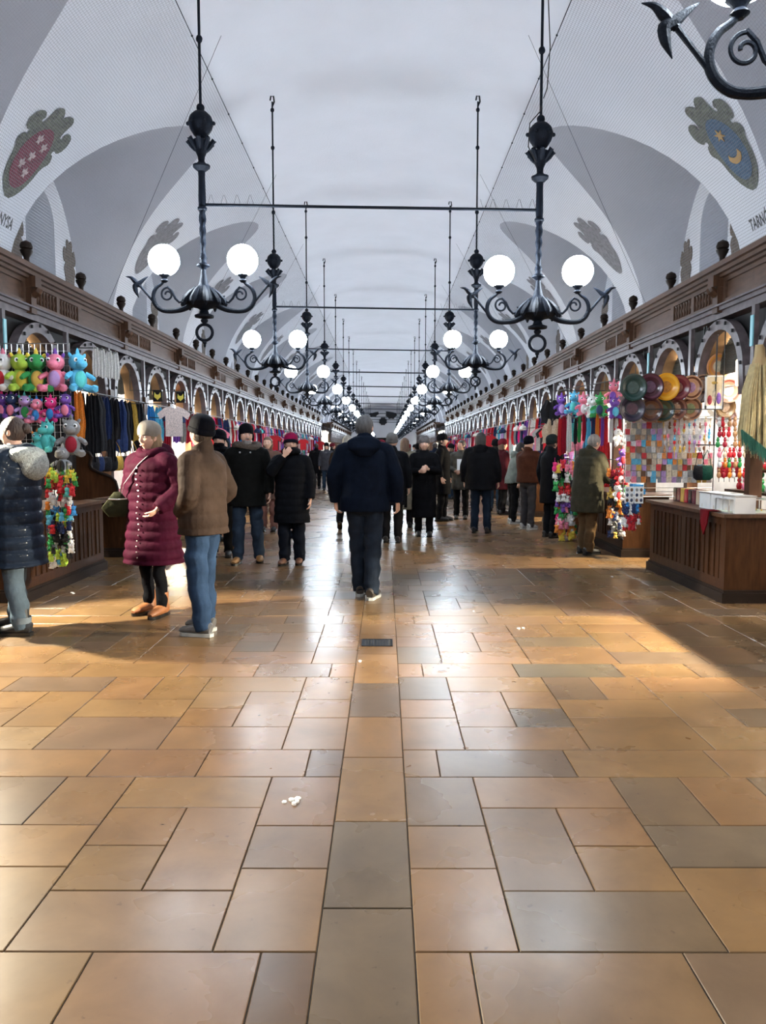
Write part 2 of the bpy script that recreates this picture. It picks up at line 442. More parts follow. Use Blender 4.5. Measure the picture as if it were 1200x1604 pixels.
# ================================================================== SHIELDS AND LETTERING ON THE VAULT
def arc_table():
    t = [(0.0, 0.0)]; s = 0; n = 200
    for i in range(n):
        a = pi/2*i/n; b_ = pi/2*(i+1)/n
        s += sqrt((VA*(cos(b_)-cos(a)))**2+(VB*(sin(b_)-sin(a)))**2); t.append((b_, s))
    return t
ARC = arc_table()
def th_of(s):
    for (a, x), (b_, y) in zip(ARC, ARC[1:]):
        if y >= s: return a+(b_-a)*(s-x)/(y-x)
    return pi/2
def on_vault(sd, s, y, off=0.012): return vp(sd, th_of(s), y, off)
SHIELD = [(0, -.62), (.16, -.50), (.27, -.30), (.30, -.08), (.38, .02), (.33, .12), (.28, .12), (.28, .18), (.36, .16), (.42, .26), (.40, .40), (.30, .46), (.22, .40), (.25, .34), (.20, .33), (.19, .46),
          (.20, .56), (.12, .62), (.04, .58), (0, .52)]
SHIELD = SHIELD+[(-x, y) for x, y in SHIELD[-2:0:-1]]
def chaikin(p):
    o = []
    for a, b in zip(p, p[1:]+p[:1]): o += [(a[0]*.75+b[0]*.25, a[1]*.75+b[1]*.25), (a[0]*.25+b[0]*.75, a[1]*.25+b[1]*.75)]
    return o
SHIELD = chaikin(SHIELD)
INNER = [(0.23*cos(2*pi*k/24), -.06+0.40*sin(2*pi*k/24)) for k in range(24)]
M_SH_G = mat('shield_olive', (0.14, 0.15, 0.11), 0.8, noise=0.5, scale=18, c2=(0.05, 0.055, 0.045))
M_SH_R = mat('shield_red', (0.20, 0.035, 0.06), 0.8, noise=0.5, scale=20)
M_SH_B = mat('shield_blue', (0.06, 0.12, 0.20), 0.8, noise=0.4, scale=20)
M_SH_Y = mat('shield_charge', (0.45, 0.27, 0.08), 0.8)
M_SH_W = mat('shield_pale', (0.55, 0.42, 0.42), 0.8, noise=0.4, scale=30)
M_SH_D = mat('shield_brown', (0.15, 0.115, 0.085), 0.85, noise=0.6, scale=22)
M_SH_S = mat('shield_grey', (0.24, 0.23, 0.25), 0.85, noise=0.5, scale=16)
M_INK = mat('lettering', (0.05, 0.05, 0.05), 0.8)
def sheet(poly, fn, name, m, parent, d=0.012, sub=1):
    b = MB(); b.prism(poly, lambda u, v, s_: fn(u, v, d*(s_+0.15))); return b.build(name, m, parent, smooth=0)
def tri_poly(poly, fn, d0, d1):
    """outline tessellated finely so it can follow the curved vault"""
    from mathutils.geometry import tessellate_polygon
    b = MB(); n = len(poly); ts = tessellate_polygon([[Vector((x, y, 0)) for x, y in poly]])
    b.add([fn(x, y, d0) for x, y in poly]+[fn(x, y, d1) for x, y in poly], [tuple(i+n for i in t) for t in ts]+[(i, (i+1) % n, n+(i+1) % n, n+i) for i in range(n)])
    return b
def shield_on(sd, yc, sc, k, label):
    t = thing('painted_shield', label, 'shield')
    kk = 1.0
    def fn(u, v, off): return on_vault(sd, sc+v*1.12, yc+u*1.2, 0.012+off)
    def rowmesh(poly, d, m, nm):
        # rasterise the outline in thin rows so that it bends with the vault
        b = MB(); ys_ = sorted(set(p[1] for p in poly)); rows = []
        for a, c_ in zip(ys_, ys_[1:]):
            k_ = max(1, int((c_-a)/.03+.99)); rows += [(a+(c_-a)*q/k_, a+(c_-a)*(q+1)/k_) for q in range(k_)]
        for va, vb in rows:
            if vb-va < 1e-6: continue
            def spans(v, vm):
                xs_ = []
                for (xa, ya), (xb, yb) in zip(poly, poly[1:]+poly[:1]):
                    if (ya <= vm < yb) or (yb <= vm < ya): xs_.append((xa+(xb-xa)*(vm-ya)/(yb-ya), xa+(xb-xa)*(v-ya)/(yb-ya)))
                return [q[1] for q in sorted(xs_)]
            vm = (va+vb)/2; A = spans(va, vm); B = spans(vb, vm)
            for q in range(0, len(A)-1, 2): b.add([fn(A[q], va, d), fn(A[q+1], va, d), fn(B[q+1], vb, d), fn(B[q], vb, d)], [(0, 1, 2, 3)])
        return b.build(nm, m, t, smooth=0)
    rowmesh(SHIELD, 0.0, {'red': M_SH_G, 'blue': M_SH_G, 'grey': M_SH_S, 'brown': M_SH_D}[k], 'shield_frame')
    if k in ('red', 'blue'):
        rowmesh(INNER, 0.008, M_SH_R if k == 'red' else M_SH_B, 'shield_field')
        if k == 'red':
            for (cu, cv) in [(-.07, .17), (.08, .12), (0, -.04), (-.08, -.17), (.06, -.24)]:
                fl = [(0, .075), (.02, .03), (.055, .035), (.045, -.01), (.015, -.01), (.03, -.06), (0, -.045), (-.03, -.06), (-.015, -.01), (-.045, -.01), (-.055, .035), (-.02, .03)]
                tri_poly([(cu+x, cv+y) for x, y in fl], fn, 0.012, 0.018).build('lily', M_SH_W, t, smooth=0)
        else:
            st = [((.085 if i % 2 == 0 else .035)*sin(pi*i/6), .12+(.085 if i % 2 == 0 else .035)*cos(pi*i/6)) for i in range(12)]
            tri_poly(st, fn, 0.012, 0.018).build('star', M_SH_Y, t, smooth=0)
            cr = [(.13*cos(a), -.12+.13*sin(a)) for a in [radians(200+x*14) for x in range(11)]]+[(.10*cos(a), -.075+.10*sin(a)) for a in [radians(340-x*14) for x in range(11)]]
            tri_poly(cr, fn, 0.012, 0.018).build('crescent', M_SH_Y, t, smooth=0)
    return t
def letter_on(sd, yc, sc, txt, size, label):
    cu = bpy.data.curves.new('t', 'FONT'); cu.body = txt; cu.size = size; cu.align_x = 'CENTER'; cu.fill_mode = 'FRONT'; cu.resolution_u = 3; cu.offset = 0.004
    ob = bpy.data.objects.new('t', cu); COL.objects.link(ob); bpy.context.view_layer.update()
    dg = bpy.context.evaluated_depsgraph_get(); me = bpy.data.meshes.new_from_object(ob.evaluated_get(dg)); bpy.data.objects.remove(ob)
    # seen from inside the room: on the left wall text runs away from the camera (+y); on the right wall it runs toward it
    for v in me.vertices:
        u, w_ = v.co.x*0.85, v.co.y*1.25
        v.co = on_vault(sd, sc+w_, yc+(u if sd < 0 else -u), 0.006)
    me.materials.clear(); me.materials.append(M_INK)
    o = link('town_lettering', me); tag(o, label, 'lettering'); return o
webs = [cc+S/2 for cc in bays]
for sd in (-1, 1):
    n = 0
    for wy in webs:
        if wy < 8 or wy > 52: continue
        n += 1
        if wy < 11.5:
            sp = PX(66 if sd < 0 else 1130, 252 if sd < 0 else 238, 0.0001) if False else None
            shield_on(sd, wy-(0 if sd < 0 else .28), 1.74, 'red' if sd < 0 else 'blue', 'painted town shield, %s field in an olive scrolled frame, nearest on the %s vault' % ('crimson' if sd < 0 else 'blue', side_word(sd)))
            letter_on(sd, wy-(-0.20 if sd < 0 else 0.20), 0.64 if sd > 0 else .74, 'NYSA' if sd < 0 else 'TARN\u00d3W', 0.165, 'black painted town name %s under the nearest %s shield' % ('NYSA' if sd < 0 else 'TARN\u00d3W', side_word(sd)))
        else:
            shield_on(sd, wy, 1.9, 'grey', 'worn grey painted shield on the %s vault, %s from the camera' % (side_word(sd), ORD[n]) )
    n = 0
    for cy in bays:
        if cy < 9 or cy > 52: continue
        n += 1
        for dy, nm in ((-0.98, 'nearer'), (0.98, 'farther')):
            t = thing('wall_shield', 'brown painted shield on the %s lunette wall, %s side of the %s window niche' % (side_word(sd), nm, ORD[n]), 'shield')
            x = XC+sd*(WALLA-0.004)
            tri_poly([(u*0.62, v*0.9) for u, v in SHIELD], lambda u, v, o_: Vector((x-sd*o_, cy+dy+u, 4.75-abs(dy)*0.2+v)), 0, 0.012).build('shield_frame', M_SH_D, t, smooth=0)

# ================================================================== STALL FRONTS
PIL0 = 9.3; APL, APR = 9.62, 9.40
FA = 4.13   # distance of fascia face from hall centre
def xs(sd, a): return XC+sd*a
def bx(b, sd, a0, a1, y0, y1, z0, z1, mi=0):
    x0, x1 = sorted((sd*a0, sd*a1)); b.box(x0, x1, y0, y1, z0, z1, mi)
ARC_R0, ARC_R1, ARC_Z = 0.57, 0.69, 2.36
def make_front(sd):
    """one 3.3 m stall front; local y 0..3.3 starts at the pilaster; local x is measured from the hall centre"""
    t = thing('market_stall', None, 'stall')
    ap = (APL if sd < 0 else APR)-PIL0; L0 = ap-.825; L_ = L0+3.3
    b = MB(); bx(b, sd, 3.98, 4.5, L0, L_, 3.60, 3.66); bx(b, sd, 4.03, 4.5, L0, L_, 3.555, 3.60); bx(b, sd, 4.08, 4.5, L0, L_, 3.52, 3.555); bx(b, sd, 4.45, 5.35, L0, L_, 3.56, 3.60)
    b.build('cornice', M_WOOD, t, 0)
    for q0, q1 in ((1.62, L_), (L0, 0)):
        b = MB(); bx(b, sd, 4.16, 4.22, q0, q1, 3.22, 3.52); bx(b, sd, 4.13, 4.17, q0, q1, 3.22, 3.27); bx(b, sd, 4.13, 4.17, q0, q1, 3.47, 3.52)
        e_ = (q0, q0+.06) if q0 > 0 else (q1-.06, q1); bx(b, sd, 4.13, 4.17, e_[0], e_[1], 3.27, 3.47); b.build('frieze_panel', M_WOOD, t, 0)
    # balustrade rails and balusters in two groups
    b = MB(); bx(b, sd, 4.13, 4.19, .16, 1.62, 3.22, 3.27); bx(b, sd, 4.13, 4.19, .16, 1.62, 3.47, 3.52)
    bx(b, sd, 4.13, 4.19, .14, .22, 3.27, 3.47); bx(b, sd, 4.13, 4.19, .86, .94, 3.27, 3.47); bx(b, sd, 4.13, 4.19, 1.56, 1.62, 3.27, 3.47)
    b.build('balustrade_rail', M_WOOD, t, 0)
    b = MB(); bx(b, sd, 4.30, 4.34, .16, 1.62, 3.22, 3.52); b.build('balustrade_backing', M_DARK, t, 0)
    bm = MB(); bm.lathe([(.018, -.1), (.024, -.09), (.014, -.06), (.026, -.01), (.016, .05), (.024, .09), (.018, .1)], 8); bme = bm.mesh('baluster', M_WOODV)
    for g0, g1 in ((.22, .86), (.94, 1.56)):
        for k in range(7): link('baluster', bme, t, (sd*4.16, g0+(g1-g0)*(k+.5)/7, 3.37))
    b = MB(); bx(b, sd, 4.07, 4.2, 0, .14, 3.12, 3.52); bx(b, sd, 4.01, 4.2, -.01, .15, 3.42, 3.55)
    b.tube([(sd*4.08, .07, 3.34), (sd*4.02, .07, 3.38), (sd*4.0, .07, 3.42)], [.05, .055, .05], 8)
    b.build('pilaster', M_WOODV, t, 0)
    b = MB(); bx(b, sd, 4.09, 4.3, L0, L_, 3.14, 3.22); bx(b, sd, 4.05, 4.3, L0, L_, 3.185, 3.205); bx(b, sd, 4.13, 4.3, L0, L_, 3.06, 3.14); b.build('architrave', M_WOODL, t, 0)
    # finials
    fm = MB(); fm.box(-.07, .07, -.07, .07, 0, .05); fm.lathe([(.05, .05), (.03, .08), (.035, .12), (.065, .17), (.075, .2), (.05, .215), (.07, .225), (.075, .25), (.06, .29), (.025, .31), (.005, .32)], 10)
    fme = fm.mesh('finial', M_WOODD)
    for y in (.07, 1.72): link('finial', fme, t, (sd*4.14, y, 3.66))
    ap = (APL if sd < 0 else APR)-PIL0
    # arches
    ring = MB(); soff = MB(); sh = MB(); st = MB(); stud = MB()
    N = 18
    def ringpt(r, a, off, yc): return Vector((sd*off, yc-r*cos(a), ARC_Z+r*sin(a)))
    A0, A1 = ARC_R0, ARC_R1
    yc = 0
    def prof(k, r, off):
        return ringpt(r, pi*k/N, off, yc)
    # front ring with thickness
    vs = []; fs = []
    for k in range(-3, N+4):
        if k < 0: z = ARC_Z-.24*(-k)/3; pts = [Vector((sd*o_, yc-r*(1+0.05*(-k)/3), z)) for r in (A0, A1) for o_ in (4.13, 4.24)]
        elif k > N: z = ARC_Z-.24*(k-N)/3; pts = [Vector((sd*o_, yc+r*(1+0.05*(k-N)/3), z)) for r in (A0, A1) for o_ in (4.13, 4.24)]
        else: pts = [prof(k, r, o_) for r in (A0, A1) for o_ in (4.13, 4.24)]
        vs += pts
    K = N+7
    for k in range(K-1):
        a = 4*k; c_ = 4*(k+1)
        fs += [(a, a+2, c_+2, c_), (a+1, c_+1, c_+3, a+3), (a, c_, c_+1, a+1), (a+2, a+3, c_+3, c_+2)]
    ring.add(vs, fs)
    soff.grid(lambda i, j: Vector((sd*(4.24+.17*j), yc-(A0+.02)*cos(pi*i), ARC_Z+(A0+.02)*sin(pi*i))), 18, 1)
    for s2 in (-1, 1): soff.grid(lambda i, j: Vector((sd*(4.24+.17*j), yc+s2*(A0+.02), ARC_Z-.3*i)), 1, 1)
    # roller shutter, corrugated
    zz = [ARC_Z+.10+.02*k for k in range(24)]
    for z in zz:
        h = sqrt(max(0.0001, A0*A0-(z-ARC_Z)**2)); 
        sh.tube([(sd*4.40, yc-h, z), (sd*4.40, yc+h, z)], .0105, 5, caps=False)
    sh.box(*sorted((sd*4.415, sd*4.42)), -.5, .5, ARC_Z+.08, ARC_Z+.45)
    STUD = []; stud.cbox((0, 0, 0), (.02, .022, .04))
    for k in range(9):
        a = pi*(k+.5)/9; c_ = ringpt(A1-.035, a, 4.115, yc); STUD.append(c_)
    mr, ms, mh, md = ring.mesh('arch', M_WOODL), soff.mesh('arch_soffit', M_SOFF), sh.mesh('roller_shutter', M_SHUT), stud.mesh('arch_stud', M_DARK)
    for yy in (ap, ap+1.65):
        a = link('arch', mr, t, (0, yy, 0)); link('arch_soffit', ms, t, (0, yy, 0)); link('roller_shutter', mh, t, (0, yy, 0)); [link('arch_stud', md, a, p_) for p_ in STUD]
    # dark sheets painted as the shade of the open spandrels, spandrel posts, main posts
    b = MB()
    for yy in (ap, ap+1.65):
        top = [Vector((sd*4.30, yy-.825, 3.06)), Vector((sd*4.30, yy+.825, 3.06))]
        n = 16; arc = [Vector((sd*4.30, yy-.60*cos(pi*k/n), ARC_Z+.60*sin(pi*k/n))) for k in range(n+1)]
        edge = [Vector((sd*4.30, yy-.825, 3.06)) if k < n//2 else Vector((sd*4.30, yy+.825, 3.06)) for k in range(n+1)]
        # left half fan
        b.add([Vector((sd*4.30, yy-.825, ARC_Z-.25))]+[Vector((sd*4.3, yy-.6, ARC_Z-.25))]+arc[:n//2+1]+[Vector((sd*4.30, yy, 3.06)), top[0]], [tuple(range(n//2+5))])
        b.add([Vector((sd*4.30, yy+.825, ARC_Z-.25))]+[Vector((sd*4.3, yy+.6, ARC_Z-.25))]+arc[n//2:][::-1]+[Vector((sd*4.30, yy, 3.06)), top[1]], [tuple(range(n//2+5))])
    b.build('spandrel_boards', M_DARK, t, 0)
    sy = (ap+.825, min(ap+2.475, L_-.085))
    for k, yy in enumerate(sy):
        b = MB(); bx(b, sd, 4.12, 4.17, yy-.035, yy+.035, 2.42, 3.06); b.build('spandrel_post', M_WOODL, t, 0)
        b = MB(); bx(b, sd, 4.12, 4.26, yy-.06, yy+.06, 0, 2.3); bx(b, sd, 4.09, 4.29, yy-.08, yy+.08, 2.3, 2.42); bx(b, sd, 4.10, 4.28, yy-.075, yy+.075, 0, .18)
        b.build('post', M_WOODV, t, 0)
    # back panel inside the stall and shelf rail
    b = MB(); bx(b, sd, 5.2, 5.25, L0, L_, .0, 2.9); b.build('back_panel', M_STALLIN, t, 0)
    b = MB(); bx(b, sd, 4.6, 5.25, L0, L_, 3.0, 3.04); b.build('stall_ceiling', M_STALLIN, t, 0)
    b = MB(); b.tube([(sd*4.42, L0+.12, 2.28), (sd*4.42, L_-.12, 2.28)], .012, 6); b.build('hanging_rail', M_CHROME, t)
    return t
def make_counter(sd):
    t = thing('stall_counter', None, 'counter'); Lc = 2.2
    f = 3.37 if sd < 0 else 3.42
    b = MB(); bx(b, sd, f+.05, 4.08, .04, Lc-.04, .10, .84); b.build('counter_body', M_COUNTER, t, 0)
    b = MB(); bx(b, sd, f-.02, 4.1, -.02, Lc+.02, .84, .875); b.build('counter_top', M_WOODV, t, 0)
    b = MB(); bx(b, sd, f-.0, 4.08, 0, Lc, 0, .10); bx(b, sd, f+.02, 4.08, .02, Lc-.02, .10, .125); b.build('plinth', M_WOODD, t, 0)
    b = MB()
    for z0, z1 in ((.125, .22), (.76, .84)): bx(b, sd, f+.03, f+.06, .04, Lc-.04, z0, z1)
    for y0, y1 in ((.04, .16), (Lc/2-.06, Lc/2+.06), (Lc-.16, Lc-.04)): bx(b, sd, f+.03, f+.06, y0, y1, .22, .76)
    b.build('counter_frame', M_COUNTER, t, 0)
    sl = MB(); w_ = .075; sl.box(-.012, .012, -w_/2, w_/2, -.27, .27, 0)
    slm = sl.mesh('slat', M_COUNTER, 0)
    for g0 in (.16, Lc/2+.06):
        g1 = g0+(Lc/2-.22); k = 7
        for i in range(k): link('slat', slm, t, (sd*(f+.046+(.006 if i % 2 else 0)), g0+(g1-g0)*(i+.5)/k, .49))
        mb = MB()
        for i in range(k+1): pass
    return t
fronts = {}
def strip_far(t):
    """far copies: balusters joined into one part"""
    bs = [c for c in t.children if c.name.startswith('baluster') and not c.name.startswith('balustrade')]; me0 = bs[0].data; b = MB()
    for o in bs:
        b.add([v.co+o.location for v in me0.vertices], [tuple(p.vertices) for p in me0.polygons])
        bpy.data.objects.remove(o)
    o = b.build('balusters', M_WOODV, t); o['kind'] = 'stuff'
LAMPS = []
for sd in (-1, 1):
    base = make_front(sd); far = None
    nfirst = 0; gap0, gap1 = 53.0, 59.5
    for k in range(-5, 28):
        y = PIL0+3.3*k
        if y+3.3 > YEND: break
        if gap0-1 < y < gap1: continue
        if y < 2.0 and y > -4: pass
        if k == -5: o = base
        elif k < 7: o = copy_tree(base)
        else:
            if far is None: far = copy_tree(base); strip_far(far); o = far
            else: o = copy_tree(far)
        o.location = (XC, y, 0)
        if sd < 0 and -2 <= k <= 0:
            for ch in list(o.children):
                if ch.name.startswith('back_panel'): ch.data = ch.data.copy(); ch.data.materials[0] = M_WOODD  # nearest left panels coloured dark as shade behind the toys
        if k >= -1: nfirst += 1
        if k < -1: o['label'] = 'carved wooden market stall on the %s, nearer than the frame edge' % side_word(sd); o['group'] = 'market stalls beside the camera on the %s' % side_word(sd)
        elif nfirst <= 9: o['label'] = 'carved wooden market stall with two arches, %s from the camera along the %s side' % (ORD[nfirst], side_word(sd))
        elif y < 54: o['label'] = 'distant carved market stall on the %s before the cross passage' % side_word(sd); o['group'] = 'distant market stalls on the %s' % side_word(sd)
        else: o['label'] = 'far market stall on the %s beyond the cross passage' % side_word(sd); o['group'] = 'market stalls past the cross passage on the %s' % side_word(sd)
        fronts[(sd, k)] = o
        if k in (-1, 0, 1):
            for dy in (.825, 2.475) if k == 0 else (2.475,):
                pass
            q_ = MB(); bx(q_, sd, 4.105, 4.119, (APL if sd < 0 else APR)-PIL0+2.39-.03, (APL if sd < 0 else APR)-PIL0+2.39+.03, 2.62, 2.95)
            if k < 1: q_.build('number_plate', M_BLUE, o, 0)
    # counters
    cb = make_counter(sd); cy0 = 7.42; n = 0
    ks = list(range(-3, 14))
    for i, k in enumerate(ks):
        o = cb if i == 0 else copy_tree(cb); o.location = (XC, cy0+3.22*k, 0)
        if k < 0: o['label'] = 'panelled stall counter on the %s beside the camera' % side_word(sd); o['group'] = 'counters beside the camera on the %s' % side_word(sd)
        elif k < 4: o['label'] = 'panelled dark wood stall counter, %s in view along the %s side' % (ORD[k+1], side_word(sd))
        else: o['label'] = 'distant panelled stall counter on the %s' % side_word(sd); o['group'] = 'distant counters on the %s' % side_word(sd)
    # tube lamps inside the stalls
    tb = MB(); tb.tube([(0, -.55, 0), (0, .55, 0)], .016, 8); tm = tb.mesh('lamp_tube', M_TUBE)
    hb = MB(); hb.box(-.03, .03, -.6, .6, .02, .06); hm = hb.mesh('lamp_housing', M_WHITE, 0)
    for k in range(-5, 28):
        y = PIL0+3.3*k
        if (sd, k) not in fronts or y < 2: continue
        for j in ((.35, 2.0) if y < 34 else (1.2,)):
            t = thing('tube_lamp', 'white tube lamp under the ceiling of a %s stall' % side_word(sd), 'lamp', (xs(sd, 4.75), y+j, 2.9), group='tube lamps inside the %s stalls' % side_word(sd))
            link('lamp_tube', tm, t); link('lamp_housing', hm, t)

# ================================================================== CHANDELIERS
def spiral(c, r0, r1, a0, a1, n=16, pl=(Vector((1, 0, 0)), Vector((0, 0, 1)))):
    return [Vector(c)+pl[0]*((r0+(r1-r0)*i/n)*cos(a0+(a1-a0)*i/n))+pl[1]*((r0+(r1-r0)*i/n)*sin(a0+(a1-a0)*i/n)) for i in range(n+1)]
def cat(pts, rad, k=4):
    """smooth path through the points, radii interpolated with it"""
    pts = [Vector(p) for p in pts]; P_ = [pts[0]*2-pts[1]]+pts+[pts[-1]*2-pts[-2]]; o = []; r = []
    for i in range(1, len(P_)-2):
        for q in range(k):
            t = q/k; a, b_, c_, d_ = P_[i-1:i+3]
            o.append(.5*((2*b_)+(c_-a)*t+(2*a-5*b_+4*c_-d_)*t*t+(3*b_-a-3*c_+d_)*t**3)); r.append(rad[i-1]*(1-t)+rad[i]*t)
    return o+[pts[-1]], r+[rad[-1]]
def make_chandelier():
    """origin at the middle of the bottom ring"""
    t = thing('chandelier', None, 'chandelier')
    Z = lambda y: (520-y)*0.00583
    b = MB(); b.tube([(0.072*cos(a*pi/10), 0, .072*sin(a*pi/10)) for a in range(20)], .014, 8, closed=True); b.ell((0, 0, -.09), (.02, .02, .02), 8, 6); b.ell((0, 0, -.115), (.012, .012, .02), 8, 6)
    b.build('ring', M_IRON, t)
    b = MB(); b.lathe([(.012, Z(507)), (.03, Z(504)), (.035, Z(501)), (.02, Z(499)), (.085, Z(497)), (.088, Z(494)), (.045, Z(491)), (.035, Z(486)), (.06, Z(483)), (.13, Z(480)), (.165, Z(476)), (.16, Z(470)), (.13, Z(462)), (.095, Z(454)), (.06, Z(450)),
                       (.045, Z(447)), (.028, Z(435)), (.02, Z(424)), (.035, Z(421)), (.058, Z(419)), (.058, Z(417)), (.03, Z(414)), (.025, Z(410)), (.036, Z(407)), (.028, Z(403))], 20, lobes=0)
    for k in range(10):   # acanthus leaves on the bowl
        a = 2*pi*k/10
        b.tube([(cos(a)*.075, sin(a)*.075, Z(452)), (cos(a)*.135, sin(a)*.135, Z(463)), (cos(a)*.18, sin(a)*.18, Z(473)), (cos(a)*.195, sin(a)*.195, Z(478)), (cos(a)*.19, sin(a)*.19, Z(483))], [.012, .026, .03, .02, .006], 6)
    b.build('bowl', M_IRON, t)
    # twisted column
    b = MB(); pts = []; n = 28
    vs = []; fs = []
    for i in range(n+1):
        z = Z(403)+(Z(336)-Z(403))*i/n; r = .022+.009*i/n; tw = i*0.42
        for j in range(10):
            a = 2*pi*j/10; rr = r*(1+.16*cos(2*(a-tw))); vs.append((rr*cos(a), rr*sin(a), z))
    for i in range(n):
        for j in range(10): fs.append((i*10+j, i*10+(j+1) % 10, (i+1)*10+(j+1) % 10, (i+1)*10+j))
    b.add(vs, fs)
    b.lathe([(.03, Z(336)), (.042, Z(334)), (.042, Z(331)), (.03, Z(329)), (.034, Z(320)), (.03, Z(285)), (.033, Z(277)), (.05, Z(275)), (.075, Z(271)), (.078, Z(268)), (.045, Z(266)), (.028, Z(262)), (.033, Z(254))], 14)
    b.build('column', M_IRON, t)
    b = MB(); b.lathe([(.03, Z(256)), (.045, Z(250)), (.06, Z(244)), (.07, Z(238)), (.085, Z(233)), (.07, Z(231)), (.03, Z(231)), (.02, Z(227))], 16)
    for k in range(8):
        a = 2*pi*k/8
        b.tube([(cos(a)*.05, sin(a)*.05, Z(246)), (cos(a)*.085, sin(a)*.085, Z(238)), (cos(a)*.115, sin(a)*.115, Z(231)), (cos(a)*.125, sin(a)*.125, Z(233)), (cos(a)*.115, sin(a)*.115, Z(236))], [.012, .022, .022, .014, .005], 6)
    b.build('leaf_cup', M_IRON, t)
    b = MB(); b.lathe([(.02, Z(228)), (.06, Z(224)), (.095, Z(215)), (.108, Z(208)), (.112, Z(206)), (.108, Z(203)), (.095, Z(196)), (.06, Z(190)), (.03, Z(188)), (.02, Z(187))], 18)
    for k in range(6):
        a = 2*pi*k/6; b.ell((cos(a)*.115, sin(a)*.115, Z(206)), .018, 8, 6)
    b.ell((0, 0, Z(183)), .037, 10, 8); b.build('ball', M_IRON, t)
    b = MB(); b.tube([(0, 0, Z(183)), (0, 0, 4.17)], .0125, 8)
    for z in (2.55, 3.5, 4.05): b.ell((0, 0, z), (.03, .03, .035), 8, 6)
    b.tube([(0, 0, 4.10), (.03, 0, 4.17), (.02, 0, 4.25), (-.02, 0, 4.25), (-.03, 0, 4.19)], .012, 6)
    b.build('hanging_rod', M_IRON, t)
    for s in (-1, 1):
        b = MB(); ci = (s*.335, 0, Z(466))
        def A(a): return Vector((ci[0]-s*.125*cos(a), 0, ci[2]-.125*sin(a)))
        pts = [Vector((s*.10, 0, Z(476))), Vector((s*.19, 0, Z(484))), Vector((s*.27, 0, Z(487)))]+[A(a) for a in [radians(x) for x in (90, 112, 135, 158, 180, 203, 225, 245)]]
        pts += [Vector((s*.355, 0, Z(441)))]
        b.tube(*cat(pts, [.032, .026, .022, .02, .02, .02, .02, .018, .018, .016, .014, .012], 3), 10)
        # inner scroll and the S-scroll back to the bowl
        b.tube(spiral((s*.33, 0, Z(462)), .018, .062, radians(0), radians(450), 34) if s > 0 else [Vector((-p.x, p.y, p.z)) for p in spiral((.33, 0, Z(462)), .018, .062, 0, radians(450), 34)], .009, 6)
        b.tube([Vector((s*.33, 0, Z(450))), Vector((s*.29, 0, Z(457))), Vector((s*.26, 0, Z(468))), Vector((s*.225, 0, Z(474))), Vector((s*.18, 0, Z(472))), Vector((s*.17, 0, Z(466))), Vector((s*.19, 0, Z(464)))], [.010, .011, .011, .011, .010, .009, .006], 6)
        b.build('arm', M_IRON, t)
        # spike with the barbed leaf
        b = MB(); p0 = Vector((s*.445, 0, Z(476))); p1 = Vector((s*.575, 0, Z(449)))
        b.tube([p0, p0.lerp(p1, .5), p1], [.012, .0105, .012], 7)
        tip = Vector((s*.655, 0, Z(434)))
        b.tube(*cat([p1+Vector((-s*.03, 0, .085)), p1+Vector((-s*.005, 0, .035)), p1+Vector((s*.01, 0, .0)), p1+Vector((s*.045, 0, -.0)), p1+Vector((s*.055, 0, -.045)), p1+Vector((s*.045, 0, -.10))] if False else
               [p1+Vector((-s*.075, 0, .085)), p1+Vector((-s*.04, 0, .062)), p1+Vector((s*.01, 0, .022)), p1+Vector((s*.045, 0, .0)), p1+Vector((s*.04, 0, -.045)), p1+Vector((s*.015, 0, -.105))], [.002, .012, .022, .026, .02, .002]), 8)
        b.tube(*cat([p1, p1+Vector((s*.05, 0, .045)), p1+Vector((s*.085, 0, .075)), p1+Vector((s*.13, 0, .085))], [.016, .022, .013, .002]), 8)
        b.build('spike_leaf', M_IRON, t)
        b = MB(); b.lathe([(.014, Z(444)), (.035, Z(441)), (.02, Z(438)), (.03, Z(435)), (.052, Z(432)), (.056, Z(430)), (.04, Z(429))], 12, (s*.355, 0, 0)); b.build('lamp_cup', M_IRON, t)
        b = MB(); b.ell((0, 0, 0), .138, 24, 16); b.build('globe', M_GLOBE, t, loc=(s*.355, 0, Z(410)))
    return t
ch0 = make_chandelier(); first = True
CHX = {-1: -1.70, 1: 1.40}
for k in range(-1, 19):
    for sd in (-1, 1):
        y = 7.1+S*k; x = CHX[sd]; z = 2.55
        if k == -1: y = -4.2 if sd < 0 else -2.2
        if k == 0: x = -1.64 if sd < 0 else 1.385; z = 2.56 if sd < 0 else 2.46
        if k == 18: continue
        o = ch0 if first else copy_tree(ch0); first = False
        o.location = (x, y, z)
        if k == -1: o['label'] = 'black iron two-globe chandelier behind the camera on the %s' % side_word(sd)
        elif k < 7: o['label'] = 'black iron chandelier with two white globes, %s in the %s row' % (ORD[k+1], side_word(sd))
        else: o['label'] = 'distant black iron two-globe chandelier in the %s row' % side_word(sd); o['group'] = 'distant chandeliers in the %s row' % side_word(sd)
for sd, p in ((1, (1.615, 2.87, 2.58)), (-1, (-1.95, 1.85, 2.56))):
    o = copy_tree(ch0); o.location = p
    o['label'] = 'nearest black iron chandelier, only its barbed leaf tip and scroll at the top right corner' if sd > 0 else 'black iron chandelier overhead, out of frame at the upper left'
